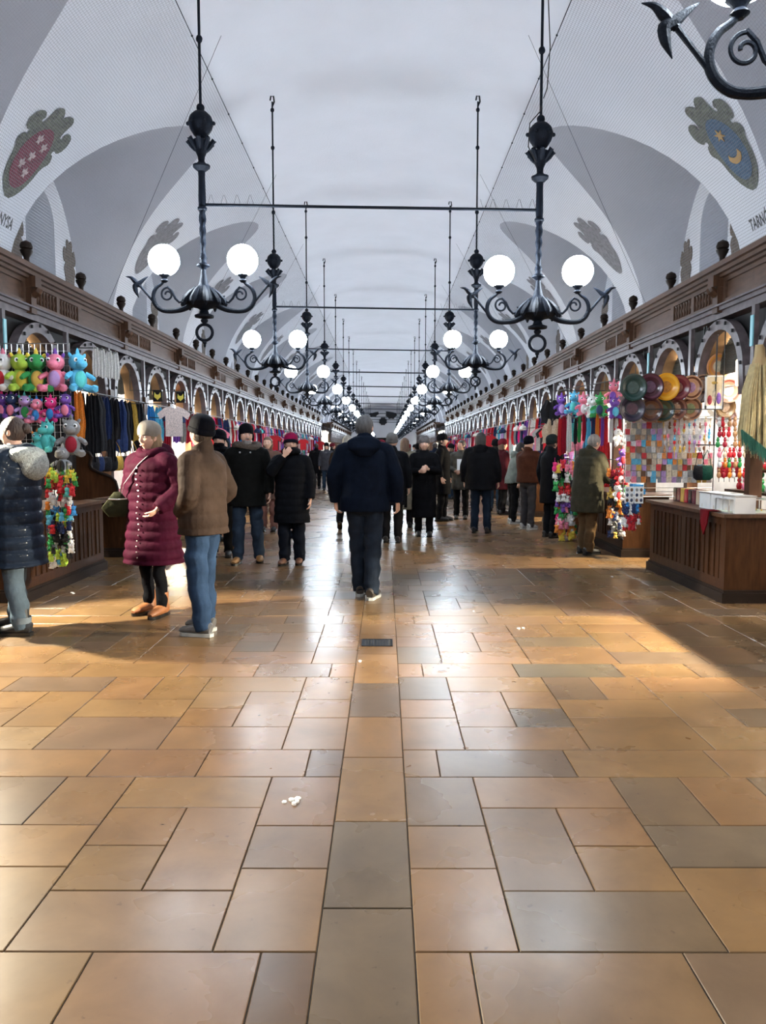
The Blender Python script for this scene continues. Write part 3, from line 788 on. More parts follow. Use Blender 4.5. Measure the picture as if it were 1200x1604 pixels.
# electric flex along the first right chandelier
b = MB(); b.tube([(1.385, 7.0, 5.9), (1.44, 7.02, 5.0), (1.42, 7.02, 4.65), (1.385, 7.0, 4.56)], .005, 5)
b.tube([(1.36, 7.0, 4.45), (1.27, 7.0, 4.35), (1.26, 7.0, 4.15), (1.33, 7.0, 4.02)], .005, 5); b.tube([(1.37, 7.0, 4.5), (1.36, 7.0, 4.45)], .005, 5)
tag(b.build('electric_flex', M_DARK), 'thin black flex running down beside the first right chandelier', 'cable')
# bars joining each pair, with pigeon spikes near their ends
for k in range(0, 18):
    y = 7.1+S*k; z = 3.67
    if k > 11: break
    t = thing('tie_bar', 'black bar joining the %s pair of chandeliers' % ORD[k+1], 'bar', (0, y, z))
    b = MB(); b.tube([(CHX[-1]+.03, 0, .02), (-.8, 0, .004), (0, 0, -.008), (CHX[1]-.03, 0, -.03)], .0135 if k < 3 else .018, 6); b.build('bar', M_IRON, t)
    if k < 2:
        b = MB()
        for x0, x1 in ((CHX[-1]+.05, CHX[-1]+.52), (CHX[1]-.52, CHX[1]-.05)):
            for i in range(9):
                x = x0+(x1-x0)*i/8; zz = .02 if x < 0 else -.02; b.tube([(x, 0, zz), (x+.025*(1 if i % 2 else -1), 0, zz+.085)], .0016, 3)
        b.build('bird_spikes', M_IRON, t)
# spikes on the chandelier balls are left to the two nearest
# ================================================================== BIRD NET AND WIRES
def net_material():
    m = bpy.data.materials.new('bird_netting'); m.use_nodes = True; nt = m.node_tree; N = nt.nodes; L = nt.links; N.clear()
    out = N.new('ShaderNodeOutputMaterial'); tr = N.new('ShaderNodeBsdfTransparent'); df = N.new('ShaderNodeBsdfDiffuse'); df.inputs[0].default_value = (0.25, 0.25, 0.27, 1)
    uv = N.new('ShaderNodeUVMap'); uv.uv_map = 'UVMap'; sp = N.new('ShaderNodeSeparateXYZ'); L.new(uv.outputs[0], sp.inputs[0])
    vals = []
    for ax in (0, 1):
        f = N.new('ShaderNodeMath'); f.operation = 'FRACT'; L.new(sp.outputs[ax], f.inputs[0])
        l = N.new('ShaderNodeMath'); l.operation = 'LESS_THAN'; l.inputs[1].default_value = 0.09; L.new(f.outputs[0], l.inputs[0]); vals.append(l)
    mx = N.new('ShaderNodeMath'); mx.operation = 'MAXIMUM'; L.new(vals[0].outputs[0], mx.inputs[0]); L.new(vals[1].outputs[0], mx.inputs[1])
    ms = N.new('ShaderNodeMixShader'); L.new(mx.outputs[0], ms.inputs[0]); L.new(tr.outputs[0], ms.inputs[1]); L.new(df.outputs[0], ms.inputs[2]); L.new(ms.outputs[0], out.inputs[0])
    return m
M_NET = net_material()
for sd in (-1, 1):
    b = MB(); e = (2.22, 6.52); f = (4.45, 3.68); ya, yb = 0.6, 53.0; sg = 7; n = 24; le = sqrt((f[0]-e[0])**2+(f[1]-e[1])**2)
    def net(i, j):
        bow = .55*sin(pi*j); nx, nz = (e[1]-f[1])/le, (f[0]-e[0])/le
        return Vector((xs(sd, e[0]+(f[0]-e[0])*j+nx*bow), ya+(yb-ya)*i, e[1]+(f[1]-e[1])*j+nz*bow))
    b.grid(net, n, 10); me = b.mesh('net_mesh', M_NET, 60)
    uvl = me.uv_layers.new(name='UVMap'); cell = 0.036
    for p in me.polygons:
        for li, vi in zip(p.loop_indices, p.vertices):
            i = vi % (n+1); j = vi//(n+1); uvl.data[li].uv = ((yb-ya)*i/n/cell, (le*1.1)*j/10/cell)
    t = thing('bird_net', 'fine grey bird net stretched over the %s side of the vault' % side_word(sd), 'net')
    link('net_mesh', me, t)
    b = MB(); b.tube([net(0, 0), net(1, 0)], .006, 5)
    y = 1.0
    while y < 45: b.ell((xs(sd, e[0]), y, e[1]), .014, 6, 4); y += 1.1
    b.build('edge_cable', M_IRON, t)
    y = 6.15
    while y < 40:
        p = Vector((xs(sd, 4.15), y+1.0, 3.75)); q = vp(sd, radians(67), y-0.9, .03)
        tag(MB().tube([p, q], .003, 4).build('stay_wire', M_IRON), 'thin stay wire from the %s cornice up to the vault, %s from the camera' % (side_word(sd), ORD[int((y-6.15)/4.95+.5)+1]), 'wire'); y += 4.95
# ================================================================== FLOOR DETAILS
q = F(591, 1007); t = thing('floor_drain', 'dark square iron floor drain in the centre strip of paving', 'drain', (q.x, q.y, 0.001))
b = MB(); 
for x0, x1, y0, y1 in ((-.12, .12, -.11, -.098), (-.12, .12, .098, .11), (-.12, -.108, -.11, .11), (.108, .12, -.11, .11)): b.box(x0, x1, y0, y1, 0, .004)
b.build('drain_frame', M_IRON, t, 0); b = MB(); b.box(-.11, .11, -.1, .1, 0, .0012); b.build('drain_pit', M_DARK, t, 0)
for i in range(9): MB().box(-.105+.0225*i, -.095+.0225*i, -.098, .098, .001, .0035).build('drain_bar', M_IRON, t, 0)
def scrap(px, py, label, n, s):
    q = F(px, py); b = MB(); r = random.Random(int(px))
    for i in range(n):
        cx, cy = r.uniform(-s, s), r.uniform(-s, s); k = 6; rr = s*r.uniform(.25, .55)
        poly = [(cx+rr*r.uniform(.6, 1.1)*cos(2*pi*j/k), cy+rr*r.uniform(.6, 1.1)*sin(2*pi*j/k)) for j in range(k)]
        h = r.uniform(.003, .010); b.prism(poly, lambda u, v, s_: Vector((u, v, .001+s_*h)))
    o = b.build('paper_scrap', M_PAPER, None, 0, loc=(q.x, q.y, 0)); tag(o, label, 'litter')
scrap(455, 1256, 'torn white paper scraps on a slab left of the centre strip', 6, .032)
scrap(567, 1036, 'small white paper scrap just in front of the floor drain', 2, .022)
scrap(681, 933, 'white scrap of litter on the floor right of the walking man', 3, .05)
scrap(815, 984, 'small white litter scrap on the right-hand paving', 2, .03)
scrap(962, 904, 'white scrap on the floor near the right counters', 2, .035)
scrap(112, 929, 'crumpled white scrap in the shade by the left counter', 2, .04)
scrap(744, 958, 'tiny white scrap on the paving past the drain', 1, .03)
# ================================================================== PEOPLE
def cloth(name, c, rough=0.75, gloss=0.0):
    c = tuple(x*.42 for x in c)
    return mat('cloth_'+name, c, rough, noise=0.4, scale=9, bump=0.55, bscale=11, spec=0.05, coat=gloss*.4)
SKIN = mat('skin', (0.62, 0.36, 0.26), 0.5, noise=0.1, scale=12)
LIPS = mat('lips', (0.42, 0.13, 0.11), 0.5)
def hairm(name, c): return mat('hair_'+name, c, 0.6, noise=0.5, scale=40, stretch=(1, 1, .25), bump=.5, bscale=90)
def remesh(o, vox, smooth=2):
    m = o.modifiers.new('remesh', 'REMESH'); m.mode = 'VOXEL'; m.voxel_size = vox; m.use_smooth_shade = True
    if smooth:
        s = o.modifiers.new('smooth', 'SMOOTH'); s.factor = 0.5; s.iterations = smooth
def bump3(p, c, s): return math.exp(-(((p[0]-c[0])/s[0])**2+((p[2]-c[2])/s[2])**2))
def head_mesh(mb, M):
    """head with its face toward local +y; chin at z=0, crown at .23"""
    nu, nv = 36, 26; vs = []; fs = []
    def pt(th, a):
        x, y, z = .077*sin(th)*sin(a), .098*sin(th)*cos(a), .117+.117*cos(th)
        t = max(0, min(1, (z-.0)/.10)); x *= .66+.34*t*t*(3-2*t)
        if y > 0:
            y *= .93 if z > .05 else .95
            y += .026*math.exp(-((x/.012)**2)-((z-.098)/.017)**2)+.012*math.exp(-((x/.010)**2)-((z-.125)/.022)**2)   # nose, bridge
            for s in (-1, 1): y -= .013*math.exp(-(((x-s*.031)/.017)**2)-((z-.128)/.013)**2)                             # eye sockets
            for s in (-1, 1): y += .004*math.exp(-(((x-s*.040)/.018)**2)-((z-.098)/.018)**2)                             # cheeks
            y += .006*math.exp(-((x/.05)**2)-((z-.148)/.010)**2)                                                         # brow
            y += .008*math.exp(-((x/.022)**2)-((z-.058)/.010)**2)-.003*math.exp(-((x/.024)**2)-((z-.057)/.003)**2)        # mouth
            y += .010*math.exp(-((x/.024)**2)-((z-.022)/.014)**2)                                                        # chin
        else:
            if z < .06: y *= .55+.45*z/.06
        return M @ Vector((x, y, z))
    for i in range(1, nv):
        for j in range(nu): vs.append(pt(pi*i/nv, 2*pi*j/nu))
    vs.append(pt(0, 0)); vs.append(pt(pi, 0)); ti, bi = len(vs)-2, len(vs)-1
    for i in range(nv-2):
        for j in range(nu): fs.append((i*nu+j, i*nu+(j+1) % nu, (i+1)*nu+(j+1) % nu, (i+1)*nu+j))
    for j in range(nu): fs.append((ti, (j+1) % nu, j)); fs.append((bi, (nv-2)*nu+j, (nv-2)*nu+(j+1) % nu))
    mb.add(vs, fs)
    R = M.to_3x3()
    for s in (-1, 1): mb.ell(M @ Vector((s*.078, -.008, .112)), (.010, .019, .031), 8, 6, R @ Matrix.Rotation(s*.25, 3, 'Z'))
def hand(mb, w_, d, nrm, curl=0.5, side=1, s=1.0):
    """w_ wrist, d hand direction, nrm palm normal; side gives the thumb's side"""
    d = Vector(d).normalized(); nrm = Vector(nrm); nrm = (nrm-d*nrm.dot(d)).normalized(); sx = d.cross(nrm)*side
    w_ = Vector(w_)
    mb.tube([w_-d*.03, w_+d*.01, w_+d*.05, w_+d*.088], [(.017, .026), (.015, .03), (.015, .041), (.011, .038)], 10, up=nrm)
    for k in range(4):
        off = sx*(.030-.020*k); L = [.068, .078, .073, .058][k]; p = w_+d*.082+off; a = curl*.35; pts = [p-d*.02]; dd = d
        pts.append(p)
        for q in range(3):
            a += curl*.62; dd = d*cos(a)+nrm*sin(a); p = p+dd*(L*[.45, .32, .23][q]); pts.append(p)
        mb.tube(pts, [.0095, .0098, .009, .008, .006], 7)
    p = w_+d*.025+sx*.026; t1 = (sx*.75+d*.75+nrm*.35).normalized(); t2 = (sx*.2+d*.9+nrm*.5).normalized()
    mb.tube([p, p+t1*.035, p+t1*.035+t2*.028, p+t1*.035+t2*.048], [.014, .012, .010, .007], 7)
def quilt(z, step): return abs(sin(pi*z/step))**0.5
def person(label, pos, face, H=1.74, group=None, feet=((-.1, .02), (.1, -.02)), lift=(0, 0), toes=(0, 0), arms=None, coat=None, pants=None, shoes=None, hat=None, hair=None,
           head=(0, 0), near=True, lean=0.0, extras=None, hands=True, width=1.0, glove=None, arm_bulk=1.0, beard=None):
    rz = atan2(-face[0], face[1]); t = thing('person', label, 'person', pos, rz, group); sc = H/1.75; t.scale = (sc, sc, sc)
    W = width
    def Ln(p):
        p = Vector(p)
        if lean and p.z > .9: q = Matrix.Rotation(-lean, 3, 'X') @ (p-Vector((0, 0, .95))); return q+Vector((0, 0, .95))
        return p
    arms = arms or {}
    AL = {}
    for s, k in ((-1, 'L'), (1, 'R')):
        AL[s] = [Vector(x) for x in arms.get(k, ((s*.26*W, -.02, 1.14), (s*.27*W, .06, .90)))]
    sh = {s: Vector((s*.185*W, 0, 1.42)) for s in (-1, 1)}
    # joints of the legs
    LEG = {}
    for s, f, lf in ((-1, feet[0], lift[0]), (1, feet[1], lift[1])):
        hip = Vector((s*.09, 0, .93)); an = Vector((f[0], f[1]-.02, .09+lf)); mid = (hip+an)/2
        kn = mid+Vector((0, .035+lf*.9, .02)); LEG[s] = (hip, kn, an)
    yaw, pit = head
    HM = Matrix.Translation(Ln((0, .015, 1.515))) @ Matrix.Rotation(yaw, 4, 'Z') @ Matrix.Rotation(pit-lean*.5, 4, 'X')
    # ---- body, one continuous surface
    b = MB()
    secs = [(.86, .14, .10), (.95, .155, .11), (1.08, .13, .095), (1.25, .155, .11), (1.38, .165, .10), (1.45, .10, .075), (1.50, .058, .058), (1.55, .052, .055)]
    b.tube([Ln((0, -.012 if z > 1.4 else 0, z)) for z, _, _ in secs], [(r0*W if z < 1.48 else r0, r1) for z, r0, r1 in secs], 16, up=(1, 0, 0))
    head_mesh(b, HM)
    for s in (-1, 1):
        e, w_ = AL[s]; b.tube([Ln(sh[s]*.7+Vector((0, 0, .41))), Ln(sh[s]), Ln(e), Ln(w_)], [.05, .052, .042, .028], 10)
        if hands:
            d = (Ln(w_)-Ln(e)).normalized(); hd = arms.get('dir'+('L' if s < 0 else 'R'), None); nr = arms.get('n'+('L' if s < 0 else 'R'), (-s, 0.2, 0))
            hand(b, Ln(w_)+d*.01, hd or d, nr, arms.get('curl', .55), 1 if s > 0 else -1)
        h, k, a = LEG[s]; b.tube([h, k, a, a-Vector((0, -.01, .05))], [.085, .055, .038, .036], 10)
        b.ell(a+Vector((0, .05, -.05)), (.035, .09, .03), 8, 6)
    o = b.build('body', SKIN, t); remesh(o, .009 if near else .0125, 0)
    # ---- face
    for s in (-1, 1):
        e = MB(); e.ell((HM @ Vector((s*.031, .0735, .128))), (.0125, .009, .0075), 10, 6, HM.to_3x3()); eo = e.build('eye', M_EYEW, t)
        e = MB(); e.ell((HM @ Vector((s*.031, .0815, .128))), (.0055, .003, .0055), 8, 6, HM.to_3x3()); e.build('iris', M_WOODD, eo)
        if near:
            e = MB(); e.tube([HM @ Vector((s*x, y, z)) for x, y, z in ((.014, .094, .146), (.032, .088, .151), (.048, .074, .146))], [.003, .004, .002], 5); e.build('eyebrow', hairm('brow', (.06, .04, .03)), t)
    if near:
        e = MB(); e.ell(HM @ Vector((0, .0965, .059)), (.021, .006, .0065), 10, 6, HM.to_3x3()); e.build('lips', LIPS, t)
    if beard:
        e = MB(); e.ell(HM @ Vector((0, .058, .030)), (.058, .045, .040), 14, 10, HM.to_3x3()); e.ell(HM @ Vector((0, .095, .076)), (.028, .010, .008), 10, 6, HM.to_3x3()); e.build('beard', hairm(*beard), t)
    # ---- trousers
    if pants:
        pn, pc, pw = pants; b = MB()
        b.tube([(0, 0, 1.02), (0, -.005, .94), (0, -.012, .87), (0, 0, .82)], [(.15, .115), (.175, .128), (.17, .125), (.12, .09)], 16, up=(1, 0, 0))
        for s in (-1, 1):
            h, k, a = LEG[s]; pts = []; rr = []
            for i in range(21):
                q = i/20
                if q < .5: p = h.lerp(k, q*2); r = .096-(.096-.070*pw)*q*2
                else: p = k.lerp(a-Vector((0, 0, .035)), q*2-1); r = .070*pw-(.070*pw-.058*pw)*(q*2-1)
                r *= 1+.05*sin(i*2.1+s)*(q > .25)+.09*(q > .88)*cos(i*3.1); p = p+Vector((.006*sin(i*1.7+s), .008*sin(i*1.1), 0))
                pts.append(p); rr.append((r, r*1.05))
            b.tube(pts, rr, 12, up=(1, 0, 0))
        o = b.build('trousers', cloth(pn, pc), t); remesh(o, .012 if near else .017, 1)
    # ---- shoes
    sn, scol, kind = shoes or ('black', (.015, .015, .015), 'shoe')
    for s, tw, lf in ((-1, toes[0], lift[0]), (1, toes[1], lift[1])):
        a = LEG[s][2]; R = Matrix.Rotation(tw, 4, 'Z') @ Matrix.Rotation(-min(.9, lf*6), 4, 'X'); M = Matrix.Translation(a-Vector((0, 0, .09-lf*.15))) @ R
        b = MB(); ctr = [(-.085, .035, .045), (-.06, .045, .055), (-.01, .047, .058), (.05, .046, .042), (.11, .049, .034), (.16, .043, .028), (.19, .022, .016)]
        b.tube([M @ Vector((0, y+.02, .028+h*.75)) for y, w2, h in ctr], [(w2, h) for y, w2, h in ctr], 12, up=M.to_3x3() @ Vector((1, 0, 0)))
        pw_ = pants[2] if pants else 1; hi = kind == 'high_boot'; sr = (.050 if pw_ < 1 else .040)*(1.75 if hi else 1)
        hgt = .27 if hi else (.22 if kind == 'boot' else .12)
        b.tube([M @ Vector((0, .0, .06)), M @ Vector((0, -.005, .11)), M @ Vector((0, -.008, hgt))], [(.05, .062), (.047 if not hi else .062, .052 if not hi else .068), (sr, sr*1.08)], 12, up=M.to_3x3() @ Vector((1, 0, 0)))
        o = b.build('shoe' if 'boot' not in kind else 'boot', mat('shoe_'+sn, scol, .5, noise=.3, scale=20), t)
        so = MB(); ol = [(.0, -.085), (.035, -.07), (.042, -.03), (.04, .03), (.05, .11), (.046, .17), (.025, .205), (0, .215), (-.02, .205), (-.042, .17), (-.046, .11), (-.036, .03), (-.038, -.03), (-.032, -.07)]
        so.prism([(x*1.04, y) for x, y in ol], lambda u, v, q: M @ Vector((u, v, .002 if q == 0 else .03)))
        so.build('sole', mat('pale_rubber', (.34, .33, .31), .7) if kind == 'sneaker' else M_BLACKG, o, 0)
    # ---- coat
    if coat:
        cn, cc, hem, puff = coat['name'], coat['c'], coat['hem'], coat.get('puff', 0)
        b = MB(); fl = coat.get('flare', 1.0); bulk = coat.get('bulk', 1.0)
        base = [(hem, .205*fl, .165*fl), (.80, .20, .158), (1.0, .195, .15), (1.15, .192, .150), (1.30, .205, .150), (1.40, .195, .135), (1.46, .135, .105), (1.50, .085, .085), (1.53, .078, .082)]
        base = [x for x in base if x[0] >= hem]
        pts = []; rr = []; n = int((1.53-hem)/.0125)
        for i in range(n+1):
            z = hem+(1.53-hem)*i/n
            for (z0, a0, b0), (z1, a1, b1) in zip(base, base[1:]):
                if z0 <= z <= z1+1e-6: q = (z-z0)/(z1-z0+1e-9); rx, ry = a0+(a1-a0)*q, b0+(b1-b0)*q; break
            g = bulk if z < 1.4 else 1+(bulk-1)*max(0, (1.5-z)/.1)
            m_ = 1+(puff*(quilt(z, coat.get('step', .085))-.6) if z < 1.40 else 0)
            m_ *= 1+.012*sin(z*31+H*9)
            pts.append(Ln((0, 0 if z > .95 else coat.get('sway', 0)*(.95-z), z))); rr.append((rx*g*W*m_, ry*g*m_))
        b.tube(pts, rr, 26, up=(1, 0, 0))
        for s in (-1, 1):
            e, w_ = AL[s]; S0 = sh[s]; pts = []; rr = []; n = 34; path = [Vector((s*.10*W, 0, 1.42)), S0+Vector((0, 0, -.015)), Vector(e), Vector(w_)]
            for i in range(n+1):
                q = i/n*3; k = min(2, int(q)); u = q-k; p = path[k].lerp(path[k+1], u)
                if k == 2 and u < .15: p = p.lerp(path[1].lerp(path[2], .93), .3)
                r = [.075, .078, .066, .050][k]*(1-u)+[.075, .078, .066, .050][k+1]*u; r *= bulk*arm_bulk
                if k >= 1: r *= 1+puff*1.1*(quilt(i*.03, .085)-.6)+.02*sin(i*1.3)
                pts.append(Ln(p)); rr.append(r)
            b.tube(pts, rr, 14)
        if coat.get('hood') == 'down': b.tube([Ln((.10*cos(a), -.045+.085*sin(a)-.02, 1.50-.035*sin(a)*0+(-.01))) for a in [2*pi*k/14 for k in range(14)]], .036, 10, closed=True); b.ell(Ln((0, -.12, 1.45)), (.12, .065, .09), 14, 10)
        if coat.get('collar'): b.tube([Ln((0, -.005, 1.45)), Ln((0, -.005, 1.54)), Ln((0, 0.0, 1.548))], [(.10, .095), (.085, .085), (.080, .084)], 18, up=(1, 0, 0))
        o = b.build('coat' if hem < .8 else 'jacket', coat.get('mat') or cloth(cn, cc, gloss=coat.get('gloss', 0)), t); remesh(o, .010 if near else .015, 1)
    HR = HM.to_3x3()
    # ---- hair, hats
    if hair:
        hn, hc, hk = hair; b = MB(); g = 1.0
        nu, nv = 28, 18; 
        b.ell(HM @ Vector((0, -.014, .135)), (.086, .101, .107), 22, 16, HR)
        if hk == 'long': b.tube([HM @ Vector((0, -.03, .17)), HM @ Vector((0, -.055, .08)), HM @ Vector((0, -.065, -.02)), HM @ Vector((0, -.07, -.12))], [(.085, .075), (.09, .065), (.085, .05), (.05, .03)], 14, up=HR @ Vector((1, 0, 0)))
        if hk == 'bun': b.ell(HM @ Vector((0, -.115, .15)), (.045, .035, .045), 12, 8, HR)
        if hk == 'bob': b.tube([HM @ Vector((0, -.03, .17)), HM @ Vector((0, -.045, .07)), HM @ Vector((0, -.04, -.0))], [(.09, .08), (.096, .078), (.08, .06)], 14, up=HR @ Vector((1, 0, 0)))
        # cut the face side away
        vs = []
        Mi = HM.inverted()
        for p in b.v:
            q = Mi @ Vector(p)
            if q.y > .035 and q.z < .175: q.y = .035+(q.y-.035)*.15
            vs.append(tuple(HM @ q))
        b.v = vs; b.build('hair', hairm(hn, hc), t)
    if hat:
        hn, hc, hk = hat; hm_ = hc if not isinstance(hc, tuple) else cloth('hat_'+hn, hc)
        b = MB(); tilt = Matrix.Rotation(.22, 3, 'X'); prof = [(.092, -.022), (.100, -.008), (.104, .03), (.100, .065), (.088, .093), (.066, .114), (.036, .127), (.0, .131)]
        tmp = MB(); tmp.lathe(prof, 22)
        b.add([HM @ (tilt @ Vector((p[0]*.93, p[1]*1.12, p[2]))+Vector((0, -.010, .146))) for p in tmp.v], tmp.f)
        ho = b.build('hat', hm_, t)
        if hk in ('cuff', 'pompom'):
            b = MB(); b.tube([HM @ (tilt @ Vector((.092*cos(a), .112*sin(a), -.004))+Vector((0, -.010, .146))) for a in [2*pi*k/24 for k in range(24)]], [(.024, .011)]*24, 8, closed=True, up=HR @ Vector((0, 0, 1))); b.build('hat_cuff', hm_ if hk == 'cuff' else cloth('hat_navy', (.015, .015, .03)), ho)
        if hk == 'bill': b = MB(); b.ell(HM @ Vector((0, .12, .142)), (.06, .055, .008), 12, 6, HR); b.build('brim', hm_, ho)
        if hk == 'flaps':
            b = MB()
            for s in (-1, 1): b.ell(HM @ Vector((s*.085, -.01, .10)), (.018, .045, .055), 10, 8, HR)
            b.build('ear_flap', hm_, ho)
    if extras: extras(t, Ln, HM, AL, LEG)
    return t

def strap(t, pts, m, name='strap', w_=.014): MB().tube(pts, [(w_*.25, w_)]*len(pts), 6).build(name, m, t)

# ---- 1 woman at the left edge, navy puffer
def ex1(t, Ln, HM, AL, LEG):
    b = MB(); b.tube([(.115*cos(a), .0+.105*sin(a), 1.475+.025*sin(a*3)+.02*cos(a)) for a in [2*pi*k/20 for k in range(20)]], .05, 12, closed=True)
    b.tube([(.0, .10, 1.50), (.02, .15, 1.40), (.03, .165, 1.28)], [.05, .045, .03], 10)
    b.ell((0, -.11, 1.44), (.21, .13, .085), 16, 10); b.ell((0, -.17, 1.37), (.17, .09, .13), 16, 10); o = b.build('fleece_collar', mat('fleece', (.33, .35, .34), .9, noise=.6, scale=60, bump=.8, bscale=120), t); remesh(o, .012, 1)
    for s in (-1, 1):
        a = LEG[s][2]; MB().tube([a+Vector((0, 0, .015)), a+Vector((0, 0, .065))], [.066, .07], 16, caps=False).build('turned_cuff', cloth('pale_denim', (.36, .42, .48)), t)
person('woman in long navy puffer coat and light jeans at the left frame edge', (F(36, 990).x-.02, F(36, 990).y, 0), (-1, .08), 1.76, feet=((-.12, -.07), (.10, .10)), toes=(.1, -.1),
       arms={'L': ((-.27, .05, 1.16), (-.14, .30, 1.12)), 'R': ((.27, .05, 1.16), (.15, .29, 1.10)), 'curl': 1.0, 'nL': (1, 0, 0), 'nR': (-1, 0, 0)},
       coat=dict(name='navy_puffer', c=(.022, .035, .065), hem=.56, puff=.10, step=.10, bulk=1.20, flare=1.08, gloss=.25, hood='down'), pants=('light_denim', (.20, .27, .34), 1.12), shoes=('black', (.015, .015, .017), 'boot'),
       hair=('dark_brown', (.045, .022, .015), 'bun'), head=(.12, .05), extras=ex1)
q = F(36, 990)
t = thing('shoulder_bag', 'brown leather bag held at the hip of the woman at the left edge', 'bag', (q.x-.32, q.y+.02, .98))
b = MB(); b.tube([(-.13, 0, 0), (-.06, 0, -.01), (.06, 0, -.01), (.13, 0, 0)], [(.07, .05), (.10, .06), (.10, .06), (.07, .05)], 14, up=(0, 0, 1)); b.build('bag_body', mat('brown_leather', (.11, .04, .025), .4, noise=.3, scale=12), t)
MB().tube([(-.11, 0, .06), (-.08, .02, .20), (.08, .02, .20), (.11, 0, .06)], .009, 6).build('handle', mat('brown_leather', (0, 0, 0)), t)

# ---- 2 woman in the maroon coat
def ex2(t, Ln, HM, AL, LEG):
    b = MB(); b.tube([(.105*cos(a), -.01+.10*sin(a), 1.49+.02*cos(a*2)) for a in [2*pi*k/20 for k in range(20)]], .042, 12, closed=True); b.ell((0, -.13, 1.47), (.15, .085, .12), 16, 10)
    o = b.build('hood', cloth('maroon', (.085, .008, .030)), t); remesh(o, .012, 1)
    strap(t, [(-.07, .08, 1.50), (-.01, .185, 1.39), (.12, .225, 1.22), (.235, .15, 1.08)], mat('strap_grey', (.20, .17, .17), .6), 'bag_strap', .012)
    b = MB()
    for k in range(17): b.ell((-.02+.012*sin(k), .20+.035*(k > 9)*(k-9)/9+.012, 1.36-k*.050), .007, 6, 4)
    b.build('snap_buttons', M_CHROME, t)
person('woman in a long maroon puffer coat, cream beanie and tan ankle boots', (F(243, 962).x, F(243, 962).y, 0), (-.42, -.9), 1.72, feet=((-.11, .04), (.09, -.02)), toes=(.15, -.1),
       arms={'L': ((-.30, -.02, 1.15), (-.215, .175, 1.0)), 'R': ((.30, -.04, 1.14), (.17, .10, .96)), 'dirL': (.55, .1, -.5), 'dirR': (-.5, 0, -.6), 'curl': .5},
       coat=dict(name='maroon', c=(.085, .008, .030), hem=.49, puff=.095, step=.088, bulk=1.28, flare=1.12, collar=True), pants=('black_leggings', (.012, .012, .016), .85), shoes=('tan', (.27, .10, .035), 'boot'),
       hat=('cream', (.62, .54, .46), 'plain'), hair=('blonde', (.30, .19, .10), 'bob'), head=(-.1, -.10), extras=ex2)
t = thing('crossbody_bag', 'small olive green bag hanging at the hip of the woman in maroon', 'bag', P(184, 790, 6.85), .4)
b = MB(); b.tube([(-.09, 0, .03), (-.05, 0, 0), (.05, 0, 0), (.09, 0, .03)], [(.08, .03), (.115, .045), (.115, .045), (.08, .03)], 14, up=(0, 0, 1)); b.build('bag_body', cloth('olive_bag', (.07, .07, .035)), t)
MB().tube([(-.08, -.035, .05), (0, -.045, .045), (.08, -.035, .05)], .006, 5).build('zip', M_CHROME, t)

# ---- 3 man in the brown jacket
person('man in brown quilted jacket, black beanie, blue jeans and grey sneakers facing the left stalls', (F(322, 992).x, F(322, 992).y, 0), (-.88, .32), 1.745, feet=((-.10, -.03), (.09, .06)), toes=(.1, -.05),
       arms={'L': ((-.27, -.05, 1.15), (-.165, .11, 1.0)), 'R': ((.29, -.07, 1.15), (.185, .12, 1.0)), 'dirL': (.5, -.1, -.4), 'dirR': (-.5, -.1, -.4), 'curl': .6}, 
       coat=dict(name='brown', c=(.095, .060, .044), hem=.83, puff=.05, step=.11, bulk=1.16, collar=True), pants=('blue_jeans', (.055, .105, .21), 1.2), shoes=('grey', (.10, .095, .095), 'sneaker'),
       hat=('black', (.008, .008, .014), 'cuff'), head=(-.25, .05), hair=('short_brown', (.05, .03, .02), 'short'))

# ---- 4 central man from behind
def ex4(t, Ln, HM, AL, LEG):
    b = MB(); b.tube([(0, -.09, 1.53), (0, -.13, 1.50), (0, -.16, 1.43), (0, -.155, 1.36)], [(.11, .04), (.16, .06), (.15, .055), (.06, .03)], 16, up=(1, 0, 0)); o = b.build('hood', cloth('navy', (.010, .018, .040)), t); remesh(o, .012, 1)
person('man in bulky navy jacket and blue jeans walking away down the middle', (F(572, 936).x, F(572, 936).y, 0), (.03, 1), 1.84, feet=((-.055, .10), (.065, -.08)), lift=(0.0, 0.0), toes=(.05, -.25),
       arms={'L': ((-.295, -.03, 1.17), (-.285, .05, .93)), 'R': ((.295, -.03, 1.17), (.31, .03, .93)), 'curl': .75, 'nL': (1, .5, 0), 'nR': (-1, .5, 0)}, width=1.07, arm_bulk=1.05,
       coat=dict(name='navy', c=(.010, .018, .040), hem=.84, puff=.012, step=.2, bulk=1.10, collar=True), pants=('dark_jeans', (.040, .055, .085), 1.22), shoes=('brown_grey', (.06, .045, .035), 'sneaker'),
       hair=('grey', (.085, .082, .085), 'short'), head=(-.35, .0), extras=ex4)

